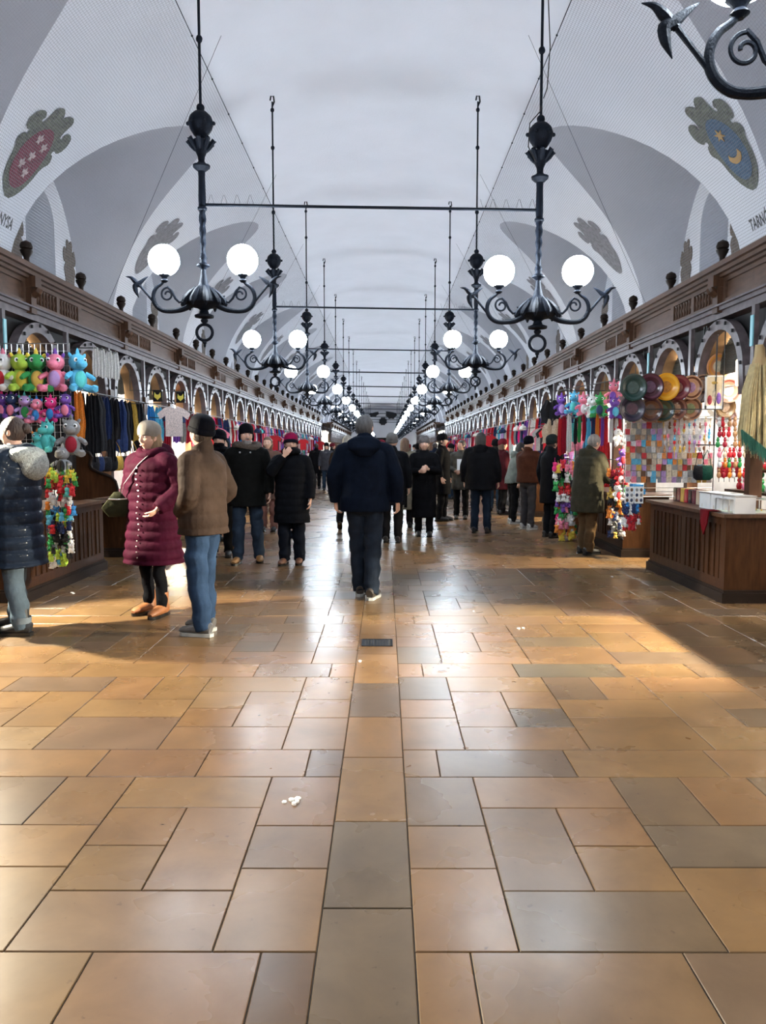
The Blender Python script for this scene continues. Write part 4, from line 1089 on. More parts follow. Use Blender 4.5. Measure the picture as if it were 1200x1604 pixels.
# ---- 5 bearded man in a parka, 6 woman beside him
FUR = mat('fur', (.13, .095, .075), .95, noise=.6, scale=60, bump=1, bscale=150)
def ex5(t, Ln, HM, AL, LEG):
    b = MB(); b.tube([(.15*cos(a), -.03+.12*sin(a), 1.50+.02*sin(a*2)) for a in [2*pi*k/24 for k in range(24)] if not (1.25 < a < 1.9)], .045, 10); o = b.build('fur_collar', FUR, t)
    b = MB()
    for s in (-1, 1): b.ell((s*.065, .155, 1.42), .012, 8, 6)
    b.build('toggle', M_CHROME, t)
person('bearded man in black fur-collared parka, jeans and tan boots walking toward the camera', (F(389, 882).x, F(389, 882).y, 0), (.05, -1), 1.80, feet=((-.13, -.10), (.12, .08)), toes=(.15, -.15),
       coat=dict(name='parka_black', c=(.014, .014, .013), hem=.74, puff=.01, bulk=1.10, hood='down'), pants=('mid_jeans', (.06, .09, .14), 1.2), shoes=('tan_boot', (.30, .15, .05), 'high_boot'), width=1.08,
       hat=('black', (.008, .008, .014), 'flaps'), head=(.25, 0), beard=('grey_beard', (.20, .18, .17)), hair=('dark_grey', (.05, .045, .045), 'short'), extras=ex5, near=True)
def ex6(t, Ln, HM, AL, LEG):
    b = MB(); b.tube([HM @ Vector((.085*cos(a), .0+.095*sin(a), .02)) for a in [2*pi*k/18 for k in range(18)]], .05, 10, closed=True); b.ell(HM @ Vector((0, .02, .045)), (.085, .095, .055), 16, 10)
    o = b.build('snood', cloth('snood_black', (.010, .010, .014)), t); remesh(o, .012, 1)
person('woman in a black puffer coat and pink-topped beanie covering her mouth with a hand', (F(458, 884).x, F(458, 884).y, 0), (-.1, -1), 1.68, feet=((-.09, -.05), (.10, .03)), toes=(.1, -.1),
       arms={'L': ((-.27, .0, 1.14), (-.27, .06, .90)), 'R': ((.24, .22, 1.25), (.06, .20, 1.47)), 'nR': (0, -1, .2), 'curl': .5},
       coat=dict(name='black_puffer', c=(.012, .013, .018), hem=.58, puff=.06, step=.10, bulk=1.16, flare=1.05, collar=True), pants=('dark_flares', (.020, .025, .04), 1.32), shoes=('brown', (.16, .07, .04), 'shoe'),
       hat=('pink', (.60, .02, .13), 'pompom'), head=(.25, 0), hair=('dark', (.03, .02, .018), 'bob'), extras=ex6)

def simple(label, px, py, face, H, c, cname, hem, pants, hat=None, hair=None, **k):
    q = F(px, py); return person(label, (q.x, q.y, 0), face, H, coat=dict(name=cname, c=c, hem=hem, puff=k.pop('puff', .01), bulk=k.pop('bulk', 1.08), hood=k.pop('hood', None), collar=True), pants=pants, hat=hat, hair=hair, near=False, **k)
BK = (.010, .010, .013); 
PB = ('black_trousers', (.015, .015, .018), 1.1); PJ = ('blue_denim', (.05, .09, .15), 1.15); PD = ('dark_denim', (.025, .04, .07), 1.15); PG = ('grey_trousers', (.09, .08, .085), 1.1)
def mask(t, Ln, HM, AL, LEG):
    b = MB(); b.ell(HM @ Vector((0, .03, .05)), (.078, .085, .055), 16, 10); b.tube([HM @ Vector((.08*cos(a), .085*sin(a), .0)) for a in [2*pi*k/16 for k in range(16)]], .04, 8, closed=True); b.build('face_mask', cloth('snood_black', BK), t)
simple('man in black with beanie and covered mouth just behind the brown-jacketed man', 347, 872, (.15, -1), 1.74, (.014, .018, .026), 'black_blue', .80, PB, hat=('black', BK, 'cuff'), hair=('dark', (.03, .02, .018), 'short'), extras=mask, head=(-.2, 0))
def hoodup(c, n):
    def f(t, Ln, HM, AL, LEG):
        b = MB(); b.ell(HM @ Vector((0, -.03, .12)), (.115, .12, .135), 18, 12); vs = []; Mi = HM.inverted()
        for p in b.v:
            q_ = Mi @ Vector(p)
            if q_.y > .06: q_.y = .06
            vs.append(tuple(HM @ q_))
        b.v = vs; b.tube([HM @ Vector((.085*cos(a), .062, .115+.105*sin(a))) for a in [2*pi*k/18 for k in range(18)]], .018, 8, closed=True); b.build('raised_hood', cloth(n, c), t)
    return f
simple('person in a grey-blue raised hood behind the man in black', 352, 846, (.5, -1), 1.68, (.07, .09, .11), 'grey_blue', .7, PD, extras=hoodup((.07, .09, .11), 'grey_blue'), hair=('dark', (.03, .02, .018), 'short'))
simple('light-haired person in black hidden behind the walking man, left side', 545, 832, (0, 1), 1.76, BK, 'plain_black', .7, PB, hair=('ash', (.30, .27, .23), 'bob'), feet=((-.16, .1), (.1, -.1)), lift=(.10, 0))
def pack(t, Ln, HM, AL, LEG):
    b = MB(); b.tube([(0, -.27, .98), (0, -.29, 1.10), (0, -.29, 1.30), (0, -.26, 1.44)], [(.14, .09), (.17, .12), (.16, .11), (.09, .06)], 16, up=(1, 0, 0)); b.build('backpack', cloth('pack_black', (.012, .012, .02)), t)
simple('person with a black backpack and grey hat right of the walking man', 614, 850, (.1, 1), 1.73, (.014, .016, .022), 'black_grey', .62, PB, hat=('grey', (.30, .29, .29), 'cuff'), extras=pack)
def xstrap(t, Ln, HM, AL, LEG):
    strap(t, [(-.11, -.10, 1.50), (0, -.19, 1.38), (.13, -.185, 1.20), (.23, -.11, 1.05)], M_BLACKG, 'bag_strap', .018)
simple('woman with long brown hair in a long beige coat and black crossbody strap', 634, 826, (.12, 1), 1.72, (.40, .35, .26), 'beige', .36, PB, hair=('brown', (.13, .07, .04), 'long'), extras=xstrap)
def tote(t, Ln, HM, AL, LEG):
    b = MB(); b.prism([(-.14, -.2), (.14, -.2), (.16, .16), (-.16, .16)], lambda u, v, s_: Vector((.30+.05*s_, u, .72+v))); b.build('tote_bag', cloth('tote_black', (.012, .012, .012)), t)
    b = MB(); b.prism([(-.07, -.1), (.06, -.12), (.08, -.02), (.03, .02), (.07, .1), (-.05, .12), (-.02, .02)], lambda u, v, s_: Vector((.351+.004*s_, u, .74+v))); b.build('pale_patch', mat('patch', (.55, .45, .22), .6), t)
simple('person in a long black coat and grey beanie with both hands at the chest', 664, 840, (-.05, -1), 1.70, BK, 'long_black', .34, PB, hat=('grey2', (.30, .27, .27), 'plain'), hair=('brown', (.13, .07, .04), 'bob'),
       arms={'L': ((-.26, .06, 1.15), (-.08, .24, 1.20)), 'R': ((.26, .06, 1.15), (.08, .25, 1.16)), 'curl': .9, 'nL': (1, 0, .3), 'nR': (-1, 0, .3)}, shoes=('black', (.015, .015, .015), 'boot'), extras=tote)
simple('man in a black cap and black coat behind the grey-beanie person', 692, 816, (.9, -.3), 1.80, BK, 'plain_black', .55, PB, hat=('black', BK, 'bill'), hair=('dark', (.03, .02, .018), 'short'))
def papers(t, Ln, HM, AL, LEG):
    R_ = Matrix.Rotation(.15, 3, 'X'); b = MB(); b.cbox((-.02, .30, 1.19), (.20, .012, .29), R_); b.build('white_sheet', M_PAPER, t)
    b = MB(); b.prism([(-.11, -.22), (.11, -.22), (.12, .12), (-.12, .12)], lambda u, v, s_: Vector((.28+u*.5, .12+.06*s_, .78+v))); b.build('paper_bag', cloth('paper_bag', (.55, .42, .34)), t)
simple('person in a grey wool coat holding a white sheet and a paper bag', 722, 813, (-.15, -1), 1.70, (.16, .155, .14), 'grey_wool', .66, PB, hair=('dark', (.03, .02, .018), 'short'), head=(-.8, 0),
       arms={'L': ((-.26, .06, 1.12), (-.08, .27, 1.08)), 'R': ((.26, .04, 1.14), (.12, .25, 1.06)), 'curl': .9}, extras=papers)
simple('person in a black hooded jacket and dark jeans standing with back to the camera', 752, 835, (.3, 1), 1.80, BK, 'plain_black', .76, PD, hair=('darkest', (.015, .012, .012), 'bob'), width=1.1, bulk=1.25, hood='down', feet=((-.1, 0), (.12, .05)))
simple('person in a pale mint jacket leaning toward the right stall', 803, 820, (.95, .2), 1.66, (.40, .46, .42), 'mint', .88, PB, hair=('darkest', (.015, .012, .012), 'long'), lean=.25, shoes=('white', (.35, .35, .35), 'sneaker'), hood='down',
       arms={'L': ((-.2, .2, 1.15), (-.15, .40, 1.10)), 'R': ((.26, .05, 1.14), (.24, .05, .90)), 'curl': .6})
simple('person in a brown leather jacket and grey trousers browsing the right stall', 826, 829, (.7, .6), 1.72, (.13, .042, .022), 'leather_brown', .90, PG, hat=('black', BK, 'plain'), shoes=('white', (.35, .35, .35), 'sneaker'), bulk=1.2,
       arms={'L': ((-.25, .08, 1.15), (-.1, .30, 1.10)), 'R': ((.26, .08, 1.15), (.12, .28, 1.12)), 'curl': .8})
simple('person in black with a fur-trimmed hat close to the right stall', 862, 842, (.8, .5), 1.72, BK, 'plain_black', .6, PB, hat=('darkgreen', (.02, .03, .03), 'cuff'), hair=('dark', (.03, .02, .018), 'short'))
simple('grey-haired man in an olive parka and tan trousers reaching to the right stall', 918, 868, (.92, .35), 1.72, (.085, .078, .052), 'olive', .62, ('tan_trousers', (.20, .12, .06), 1.2), hair=('greyer', (.22, .20, .19), 'short'), lean=.10, bulk=1.3, width=1.08, hood='down',
       arms={'L': ((-.22, .16, 1.15), (-.12, .40, 1.12)), 'R': ((.24, .14, 1.14), (.12, .38, 1.10)), 'curl': .8}, head=(.1, -.25), shoes=('black', (.015, .015, .015), 'shoe'))
# ---- far crowd
rp = random.Random(21)
FARP = [(512, 768, 'grey striped jumper and jeans', (.10, .10, .12)), (521, 764, 'black jacket and jeans beside the left stalls', BK), (421, 832, 'pink patterned trousers, half hidden behind the couple', (.30, .16, .12)),
        (655, 790, 'dark coat far down the right half', (.03, .03, .04)), (640, 770, 'black jacket far down the hall', BK), (681, 775, 'dark blue jacket far down the hall', (.02, .03, .06)),
        (706, 782, 'charcoal coat beyond the man with the cap', (.04, .04, .045)), (598, 780, 'white scarf and grey coat beyond the walking man', (.2, .2, .2)), (530, 775, 'brown coat far down the left half', (.10, .06, .04)),
        (775, 800, 'dark grey jacket at the right stalls', (.05, .05, .05)), (786, 806, 'burgundy jacket at the right stalls', (.12, .02, .03)), (496, 766, 'black coat at the far left stalls', BK), (668, 760, 'long dark coat near the cross passage', (.02, .02, .03)),
        (560, 765, 'navy coat near the cross passage', (.02, .025, .05)), (541, 762, 'tan jacket near the cross passage', (.16, .11, .07)), (650, 757, 'pale jacket near the cross passage', (.3, .3, .3))]
for i, (px, py, ds, c) in enumerate(FARP):
    fc = rp.choice([(0, 1), (0, -1), (1, .3), (-1, .3)])
    simple('distant person in '+ds, px, py, fc, rp.uniform(1.64, 1.82), c, 'far%d' % i, rp.choice([.6, .75, .82]), ('pink_trousers', (.45, .2, .16), 1.2) if px == 421 else rp.choice([PB, PD, PJ]),
           hat=(('far_black', BK, 'cuff') if i % 3 == 0 else (('far_red', (.3, .03, .05), 'plain') if i % 3 == 1 else None)), hair=('dark', (.03, .02, .018), 'short') if i % 2 else ('brown', (.13, .07, .04), 'bob'), hands=True)
# ================================================================== SPILL LAMPS (clamped inside the nearest stalls, beside the frame)
def clamp_lamp(label, p, target, power, col, size=.10, ang=150):
    t = thing('clamp_lamp', label, 'lamp', p); d = (Vector(target)-Vector(p)).normalized(); R = d.to_track_quat('-Z', 'Y')
    b = MB(); b.lathe([(.02, .10), (.05, .08), (.085, .02), (.09, .0), (.08, .0), (.04, .07), (.015, .08)], 14); o = b.build('lamp_shade', M_WHITE, t); o.rotation_euler = R.to_euler()
    MB().tube([-d*.09, -d*.16+Vector((0, 0, -.03)), (-d.x*.16, -d.y*.16, .0-(p[2]-.875) if False else -.3)], .008, 6).build('lamp_arm', M_IRON, t)
    l = bpy.data.lights.new('clamp_lamp_light', 'SPOT'); l.energy = power; l.color = col; l.spot_size = radians(ang); l.spot_blend = .25; l.shadow_soft_size = size
    lo = bpy.data.objects.new('bulb', l); COL.objects.link(lo); lo.parent = t; lo.rotation_euler = R.to_euler(); lo.location = d*.03
WARM = (1.0, .86, .60)
clamp_lamp('white clamp lamp beside the camera on the right, out of frame', (4.2, 2.4, 2.2), (1.2, 2.7, 0), 420, WARM, .05, 84)
clamp_lamp('white clamp lamp beside the camera on the left, out of frame', (-4.2, 2.7, 2.2), (-1.2, 2.9, 0), 480, WARM, .05, 84)
clamp_lamp('white clamp lamp in the near right stall, out of frame', (4.25, 5.3, 1.72), (2.0, 4.9, 0), 2800, (1, .92, .72), .05, 84)
clamp_lamp('white clamp lamp in the near left stall, out of frame', (-4.2, 6.35, 2.25), (-2.0, 5.4, 0), 1700, (1, .92, .72), .04, 92)
clamp_lamp('white clamp lamp in the second left stall', (-4.2, 7.25, 2.05), (-2.4, 6.9, 0), 60, WARM, .04, 70)
clamp_lamp('white clamp lamp between the first two right counters', (4.2, 9.95, 1.95), (2.2, 9.9, 0), 650, WARM, .04, 80)
clamp_lamp('white clamp lamp further down the right stalls', (4.2, 16.5, 1.95), (2.2, 16.3, 0), 400, WARM, .04)
clamp_lamp('white clamp lamp between the third and fourth left counters', (-4.4, 16.5, 1.95), (-2.2, 16.3, 0), 400, WARM, .04)

# ================================================================== GOODS
CN = {'red': (.55, .02, .03), 'crimson': (.35, .01, .03), 'pink': (.80, .22, .32), 'hot pink': (.75, .03, .22), 'orange': (.70, .22, .03), 'yellow': (.75, .55, .06), 'lime': (.42, .62, .07), 'green': (.03, .28, .07),
      'teal': (.10, .55, .52), 'blue': (.03, .22, .55), 'sky blue': (.10, .45, .68), 'navy': (.015, .03, .10), 'purple': (.16, .06, .35), 'lilac': (.48, .30, .60), 'black': (.012, .012, .015), 'grey': (.28, .28, .28), 'white': (.78, .77, .75),
      'beige': (.55, .42, .30), 'brown': (.16, .07, .03), 'maroon': (.12, .015, .03), 'wood': (.42, .22, .10), 'cream': (.72, .62, .46), 'dark green': (.01, .07, .045), 'gold': (.65, .42, .08)}
R5 = random.Random(11)
# ---- shared meshes
def scarf_mesh(w_, L, seed):
    r = random.Random(seed); b = MB(); n = 9; k = 8; ph = r.random()*6
    vs = []
    for side in (0, 1):
        for j in range(k+1):
            for i in range(n+1):
                u = i/n-.5; z = -L*j/k; nar = .55+.45*min(1, j/2.2)+.08*sin(j*1.3+ph)
                vs.append((u*w_*nar, .022*sin(u*17+ph)*(1-.3*j/k)+(.006 if side else -.006)+.012*sin(j*.8+ph), z-.02*cos(u*9)))
    N = (n+1)*(k+1); fs = []
    for j in range(k):
        for i in range(n):
            a = j*(n+1)+i; fs.append((a, a+1, a+n+2, a+n+1)); fs.append((N+a, N+a+n+1, N+a+n+2, N+a+1))
    for j in range(k):
        a = j*(n+1); fs.append((a, a+n+1, N+a+n+1, N+a)); a += n; fs.append((a, N+a, N+a+n+1, a+n+1))
    for i in range(n):
        a = i; fs.append((a, N+a, N+a+1, a+1)); a = k*(n+1)+i; fs.append((a, a+1, N+a+1, N+a))
    b.add(vs, fs); b.tube([(0, 0, -.01), (0, 0, .04)], .006, 5)
    return b.mesh('scarf', M_FAB, 60)
SCARF = [scarf_mesh(.17, .62, 1), scarf_mesh(.22, .80, 2), scarf_mesh(.13, .95, 3)]
def bag_mesh():
    b = MB(); b.tube([(0, 0, -.50), (0, 0, -.46), (0, 0, -.36), (0, 0, -.27), (0, 0, -.25)], [(.06, .03), (.11, .055), (.12, .06), (.105, .045), (.09, .02)], 14, up=(1, 0, 0)); b.tube([(-.08, 0, -.26), (-.05, 0, -.10), (0, 0, 0), (.05, 0, -.10), (.08, 0, -.26)], .007, 6)
    return b.mesh('bag', M_FAB)
BAG = bag_mesh()
def tee_poly(): return [(-.13, -.30), (.13, -.30), (.13, .02), (.21, -.04), (.25, .05), (.14, .14), (.06, .16), (.0, .13), (-.06, .16), (-.14, .14), (-.25, .05), (-.21, -.04), (-.13, .02)]
def tee_mesh():
    b = MB(); b.prism(tee_poly(), lambda u, v, s_: Vector((u*1.1, (.022 if s_ else -.022)+.01*sin(u*19), v*1.1-.2))); b.tube([(-.12, 0, -.04), (0, 0, 0), (.12, 0, -.04)], .006, 5); b.tube([(0, 0, 0), (0, 0, .05)], .004, 5); return b.mesh('shirt', M_FAB, 30)
TEE = tee_mesh()
def cap_mesh():
    b = MB(); b.lathe([(.09, 0), (.095, .03), (.09, .075), (.06, .11), (.01, .125)], 14); b.ell((0, -.10, .01), (.06, .07, .012), 10, 6); b.ell((0, 0, .13), (.03, .03, .03), 8, 6); return b.mesh('hat', M_FAB)
CAP = cap_mesh()
def plate_mesh():
    b = MB(); prof = [(.0, .0), (.085, .0), (.10, -.012), (.135, -.026), (.16, -.028), (.165, -.020), (.15, -.010), (.10, .012), (.0, .014)]
    tmp = MB(); n = 28
    for i in range(len(prof)):
        for j in range(n): tmp.v.append((prof[i][0]*cos(2*pi*j/n), prof[i][1], prof[i][0]*sin(2*pi*j/n)))
    for i in range(len(prof)-1):
        for j in range(n): tmp.f.append((i*n+j, (i+1)*n+j, (i+1)*n+(j+1) % n, i*n+(j+1) % n))
    b.add(tmp.v, tmp.f); return b.mesh('plate_body', M_GLOSS)
PLATE = plate_mesh()
def ringm(r0, r1, y):
    b = MB(); n = 28; b.v = [(r*cos(2*pi*j/n), y-(.012*(k)), r*sin(2*pi*j/n)) for k, r in enumerate((r0, r1)) for j in range(n)]
    b.f = [(j, (j+1) % n, n+(j+1) % n, n+j) for j in range(n)]; b.m = [0]*n; return b.mesh('rim_band', M_GLOSS, 0)
RIMB = ringm(.118, .142, -.022)
def discm(r, y):
    b = MB(); b.tube([(0, y, 0), (0, y-.004, 0)], r, 20); return b.mesh('painted_centre', M_PRINT, 0)
CENT = discm(.07, -.001)
def box_mesh(x, y, z, name, m): b = MB(); b.box(-x/2, x/2, -y/2, y/2, 0, z, bev=min(x, y, z)*.08); return b.mesh(name, m, 0)
BOXES = [box_mesh(.16, .22, .07, 'goods_box', M_GLOSS), box_mesh(.12, .16, .13, 'goods_box', M_GLOSS), box_mesh(.2, .14, .10, 'goods_box', M_PRINT)]
def top(name, me, label, cat, loc, group, color, rotz=0, s=1.0):
    o = link(name, me, None, loc, rotz, color); tag(o, label, cat, group)
    if s != 1.0: o.scale = (s, s, s)
    return o

# ---- plush animals: head, snout, belly, limbs, crest (facing local -y, hung by the head)
def plush_parts():
    P_ = {}
    b = MB(); b.ell((0, 0, -.30), (.085, .075, .11), 14, 10); P_['torso'] = b.mesh('torso', M_PLUSH)
    b = MB(); b.ell((0, 0, -.13), (.088, .08, .085), 16, 10); b.ell((0, -.085, -.155), (.055, .06, .042), 12, 8); P_['head'] = b.mesh('head', M_PLUSH)
    b = MB(); b.ell((0, -.055, -.30), (.058, .035, .085), 12, 8); P_['belly'] = b.mesh('belly', M_PLUSH)
    for nm, s in (('arm', 0), ('leg', 1)):
        b = MB(); b.tube([(0, 0, 0), (.05, -.02, -.03), (.075, -.05, -.055)] if not s else [(0, 0, 0), (.045, -.05, -.02), (.06, -.10, -.015), (.062, -.115, .01)], [.026, .027, .02] if not s else [.038, .036, .04, .024], 9); P_[nm] = b.mesh(nm, M_PLUSH)
    b = MB(); b.lathe([(.022, 0), (.018, .03), (.002, .065)], 8, (0, 0, -.05))
    for s in (-1, 1): b.ell((s*.07, .01, -.065), (.018, .012, .032), 8, 6, Matrix.Rotation(s*.5, 3, 'Y'))
    P_['crest'] = b.mesh('crest', M_PLUSH)
    b = MB(); b.ell((0, 0, 0), (.021, .010, .023), 10, 8); P_['eye'] = b.mesh('eye', M_EYEW)
    b = MB(); b.ell((0, -.009, 0), (.011, .005, .013), 8, 6); P_['pupil'] = b.mesh('pupil', M_BLACKG)
    return P_
PP = plush_parts()
def plush(label, loc, c1, c2, c3, rotz=0.0, s=1.0, group=None, name='plush_dragon', cat='soft toy'):
    t = thing(name, label, cat, loc, rotz, group); t.scale = (s, s, s)
    link('torso', PP['torso'], t, color=c1); h = link('head', PP['head'], t, color=c1); link('belly', PP['belly'], t, color=c2); link('crest', PP['crest'], t, color=c3)
    for q in (-1, 1):
        a = link('arm', PP['arm'], t, (q*.07, -.01, -.24), color=c1); a.scale = (q, 1, 1)
        a = link('leg', PP['leg'], t, (q*.05, -.03, -.375), color=c1); a.scale = (q, 1, 1)
        e = link('eye', PP['eye'], h, (q*.045, -.062, -.112)); link('pupil', PP['pupil'], h, (q*.045, -.064, -.112))
    b = 0
    return t
def c(n): return CN[n]
# left toy rack (wire grid) facing the camera
YR = 8.05
a, bq = P(-60, 537, YR), P(110, 700, YR)
t = thing('wire_rack', 'white wire grid rack behind the hanging soft toys at the upper left', 'rack', (0, YR+.06, 0))
b = MB(); b.tube([(a.x, 0, a.z), (bq.x, 0, a.z), (bq.x, 0, bq.z), (a.x, 0, bq.z)], .007, 6, closed=True); b.build('frame', M_CHROME, t)
b = MB()
for i in range(1, 18): x = a.x+(bq.x-a.x)*i/18; b.tube([(x, 0, a.z), (x, 0, bq.z)], .003, 4)
for i in range(1, 14): z = a.z+(bq.z-a.z)*i/14; b.tube([(a.x, .003, z), (bq.x, .003, z)], .003, 4)
o = b.build('wire_grid', M_CHROME, t); o['kind'] = 'stuff'
ROW1 = [(4, 'white', 'red', 'pink', -.3, 'white and red'), (30, 'lime', 'yellow', 'yellow', .7, 'lime green'), (56, 'green', 'gold', 'yellow', .5, 'dark green and yellow'), (86, 'pink', 'lilac', 'purple', .1, 'pink and lilac'), (121, 'sky blue', 'teal', 'sky blue', .8, 'bright blue')]
for px, c1, c2, c3, rz, nm in ROW1:
    p = P(px, 547, YR-.05); plush('large %s plush dragon hanging in the top row at the upper left' % nm, p, c(c1), c(c2), c(c3), rz, 1.03, 'top row of plush dragons at the left')
ROW2 = [(2, 612, 'purple', 'pink', 'hot pink', 'purple and pink'), (17, 612, 'navy', 'pink', 'purple', 'dark violet and pink'), (38, 615, 'lilac', 'green', 'teal', 'lilac and green'), (57, 620, 'pink', 'blue', 'blue', 'salmon pink with blue belly'),
        (79, 618, 'hot pink', 'blue', 'hot pink', 'hot pink with blue belly'), (102, 612, 'purple', 'pink', 'navy', 'dark purple with pink belly')]
for px, py, c1, c2, c3, nm in ROW2:
    plush('small %s plush dragon in the second row at the left' % nm, P(px, py, YR-.16), c(c1), c(c2), c(c3), R5.uniform(-.5, .5), .66, 'second row of plush dragons at the left')
plush('small teal plush elephant hanging under the pink dragons', P(73, 655, 7.75), c('teal'), c('teal'), c('teal'), -.3, .80, name='plush_elephant')
plush('turquoise plush frog with orange feet below the second row', P(58, 672, 7.7), (.08, .5, .5), c('teal'), c('orange'), .3, .6, name='plush_frog')
plush('shaggy grey plush wolf with a crimson bib', P(111, 650, 7.75), c('grey'), c('crimson'), (.2, .2, .2), .25, .98, name='plush_wolf')
plush('striped black and white plush zebra under the wolf', P(98, 695, 7.7), (.35, .36, .38), c('black'), c('white'), -.2, .75, name='plush_zebra')

# ---- bunches of tiny plush keyrings
def mini_mesh(k):
    b = MB(); b.ell((0, 0, -.03), (.020, .018, .024), 8, 6); b.ell((0, -.003, 0), (.017, .017, .017), 8, 6)
    for s in (-1, 1):
        b.ell((s*.016, 0, .014 if k else .010), (.007, .005, .012 if k else .007), 6, 4); b.ell((s*.017, -.006, -.045), (.008, .010, .007), 6, 4)
    b.tube([(0, 0, .015), (0, 0, .05)], .0015, 3); return b.mesh('small_plush', M_PLUSH)
MINI = [mini_mesh(0), mini_mesh(1)]
def keyring_column(px0, px1, py0, py1, Y, pal, n, where, s=1.3):
    for i in range(n):
        u = (i+.5)/n; py = py0+(py1-py0)*u; px = px0+(px1-px0)*R5.random()*(1-.25*u)+(px1-px0)*.12*u
        cn = pal[min(len(pal)-1, int(u*len(pal)+R5.uniform(-.8, .8)))] if R5.random() < .75 else R5.choice(pal)
        top('small_plush', MINI[i % 2], 'tiny %s plush keyring in the hanging bunch %s' % (cn, where), 'keyring', P(px, py, Y+R5.uniform(-.06, .10)), 'plush keyrings hanging in the bunch '+where, c(cn), R5.uniform(-.8, .8), s*R5.uniform(.85, 1.2))
    b = MB(); w0, w1 = P((px0+px1)/2, py0-12, Y+.04), P((px0+px1)/2, py1-5, Y+.04)
    for dx in (-.06, 0, .06): b.tube([(w0.x+dx, w0.y, w0.z), (w1.x+dx, w1.y, w1.z)], .004, 4)
    # hooks keep the bunches on their cords
    tag(b.build('cord_bundle', M_BLACKG), 'black cords carrying the plush keyrings '+where, 'cord')
keyring_column(72, 118, 735, 880, 7.45, ['lime', 'yellow', 'green', 'red', 'red', 'teal', 'white', 'orange', 'blue', 'sky blue', 'grey', 'red', 'navy', 'white', 'black', 'green', 'white', 'black', 'lime', 'white'], 120, 'in front of the first left counter', 1.25)
keyring_column(868, 906, 722, 838, 12.6, ['hot pink', 'pink', 'white', 'black', 'green', 'red', 'red', 'white', 'purple', 'sky blue', 'green', 'white', 'pink', 'orange', 'yellow'], 95, 'behind the man in olive', 1.9)
keyring_column(951, 980, 735, 838, 10.5, ['crimson', 'black', 'green', 'gold', 'black', 'orange', 'grey', 'white', 'grey', 'navy'], 70, 'beside the magnet racks', 1.5)
keyring_column(975, 1003, 786, 800, 9.6, ['navy', 'blue', 'navy', 'white'], 26, 'below the magnet rack, blue ones', 1.3)
keyring_column(974, 1003, 806, 824, 9.6, ['red', 'crimson', 'white', 'red'], 26, 'below the magnet rack, red ones', 1.3)

# ---- scrolled bench-end panel on the first left counter and the boards behind it
def PXp(px, py, X): return PX(px, py, X)
t = thing('scroll_panel', 'dark end panel with S-curved edge at the far end of the first left counter', 'panel', (0, 0, 0))
yy = 9.50; 
ol = [(113, 785), (113, 700), (126, 700), (128, 706), (140, 709), (144, 716), (142, 722), (141, 728), (144, 734), (153, 739), (165, 743), (174, 747), (181, 754), (184, 765), (184, 776)]
pts = [P(x, y, yy) for x, y in ol]
b = MB(); b.prism([(p.x, p.z) for p in pts], lambda u, v, s_: Vector((u, yy+.05*s_, v))); b.build('panel_board', M_COUNTER, t, 0)
b = MB(); b.tube([p+Vector((0, -.005, 0)) for p in pts[2:]], .018, 6); b.build('edge_moulding', M_WOODD, t)
t = thing('counter_flap', 'thin wooden flap bridging the gap beyond the first left counter', 'flap')
b = MB(); b.box(-4.15, -3.47, 9.665, 10.55, .85, .882); b.build('flap_board', M_WOODV, t, 0)
b = MB(); b.box(-3.56, -3.50, 9.67, 10.54, .80, .85); b.build('flap_batten', M_WOODD, t, 0)

# ---- generic hanging goods along each stall
SC_DARK = ['black', 'black', 'orange', 'black', 'brown', 'black', 'black', 'lilac', 'black', 'gold', 'navy', 'black', 'black', 'maroon']
SC_BRIGHT = ['crimson', 'white', 'lilac', 'purple', 'navy', 'white', 'sky blue', 'red', 'pink', 'grey', 'red', 'white', 'crimson', 'teal', 'hot pink', 'blue']
kinds = {'scarf': (SCARF, 'scarf'), 'bag': ([BAG], 'bag'), 'shirt': ([TEE], 'shirt'), 'hat': ([CAP], 'hat')}
def row(sd, y0, y1, z, kind, pal, n, a=4.02, stallname='', rowname='upper', sc=1.0, jz=.0, turn=None):
    ms, cat = kinds[kind]
    for i in range(n):
        y = y0+(y1-y0)*(i+.5)/n; cn = pal[(i*3+int(y*7)) % len(pal)] if n > 4 else pal[i % len(pal)]
        v = R5.uniform(.8, 1.15); cc_ = tuple(min(1, x*v) for x in c(cn))
        # three quarter turned so their faces show to people walking up
        rz = (pi/2*.35 if sd < 0 else -pi/2*.35) if turn is None else turn
        top(kind, R5.choice(ms), '%s %s, %s along the %s row of %s' % (cn, kind, ORD[i+1], rowname, stallname), cat, (xs(sd, a+R5.uniform(-.03, .03)), y, z+R5.uniform(-jz, jz)), '%ss on the %s row of %s' % (kind, rowname, stallname), cc_, rz+R5.uniform(-.25, .25), sc)
def rail(sd, y0, y1, z, a, lab):
    tag(MB().tube([(xs(sd, a), y0, z), (xs(sd, a), y1, z)], .010, 6).build('display_rail', M_RAIL), lab, 'rail')
def counter_goods(sd, y0, n, stallname, a0=3.5, a1=3.95):
    for i in range(n):
        cn = R5.choice(['white', 'red', 'cream', 'black', 'lime', 'blue', 'brown', 'grey', 'pink', 'wood'])
        y = y0+2.1*(i+.5)/n; top('goods_box', BOXES[i % 3], '%s goods box, %s along the counter of %s' % (cn, ORD[i+1], stallname), 'box', (xs(sd, R5.uniform(a0, a1)), y, .876), 'boxes on the counter of '+stallname, c(cn), pi/2+R5.uniform(-.1, .1))
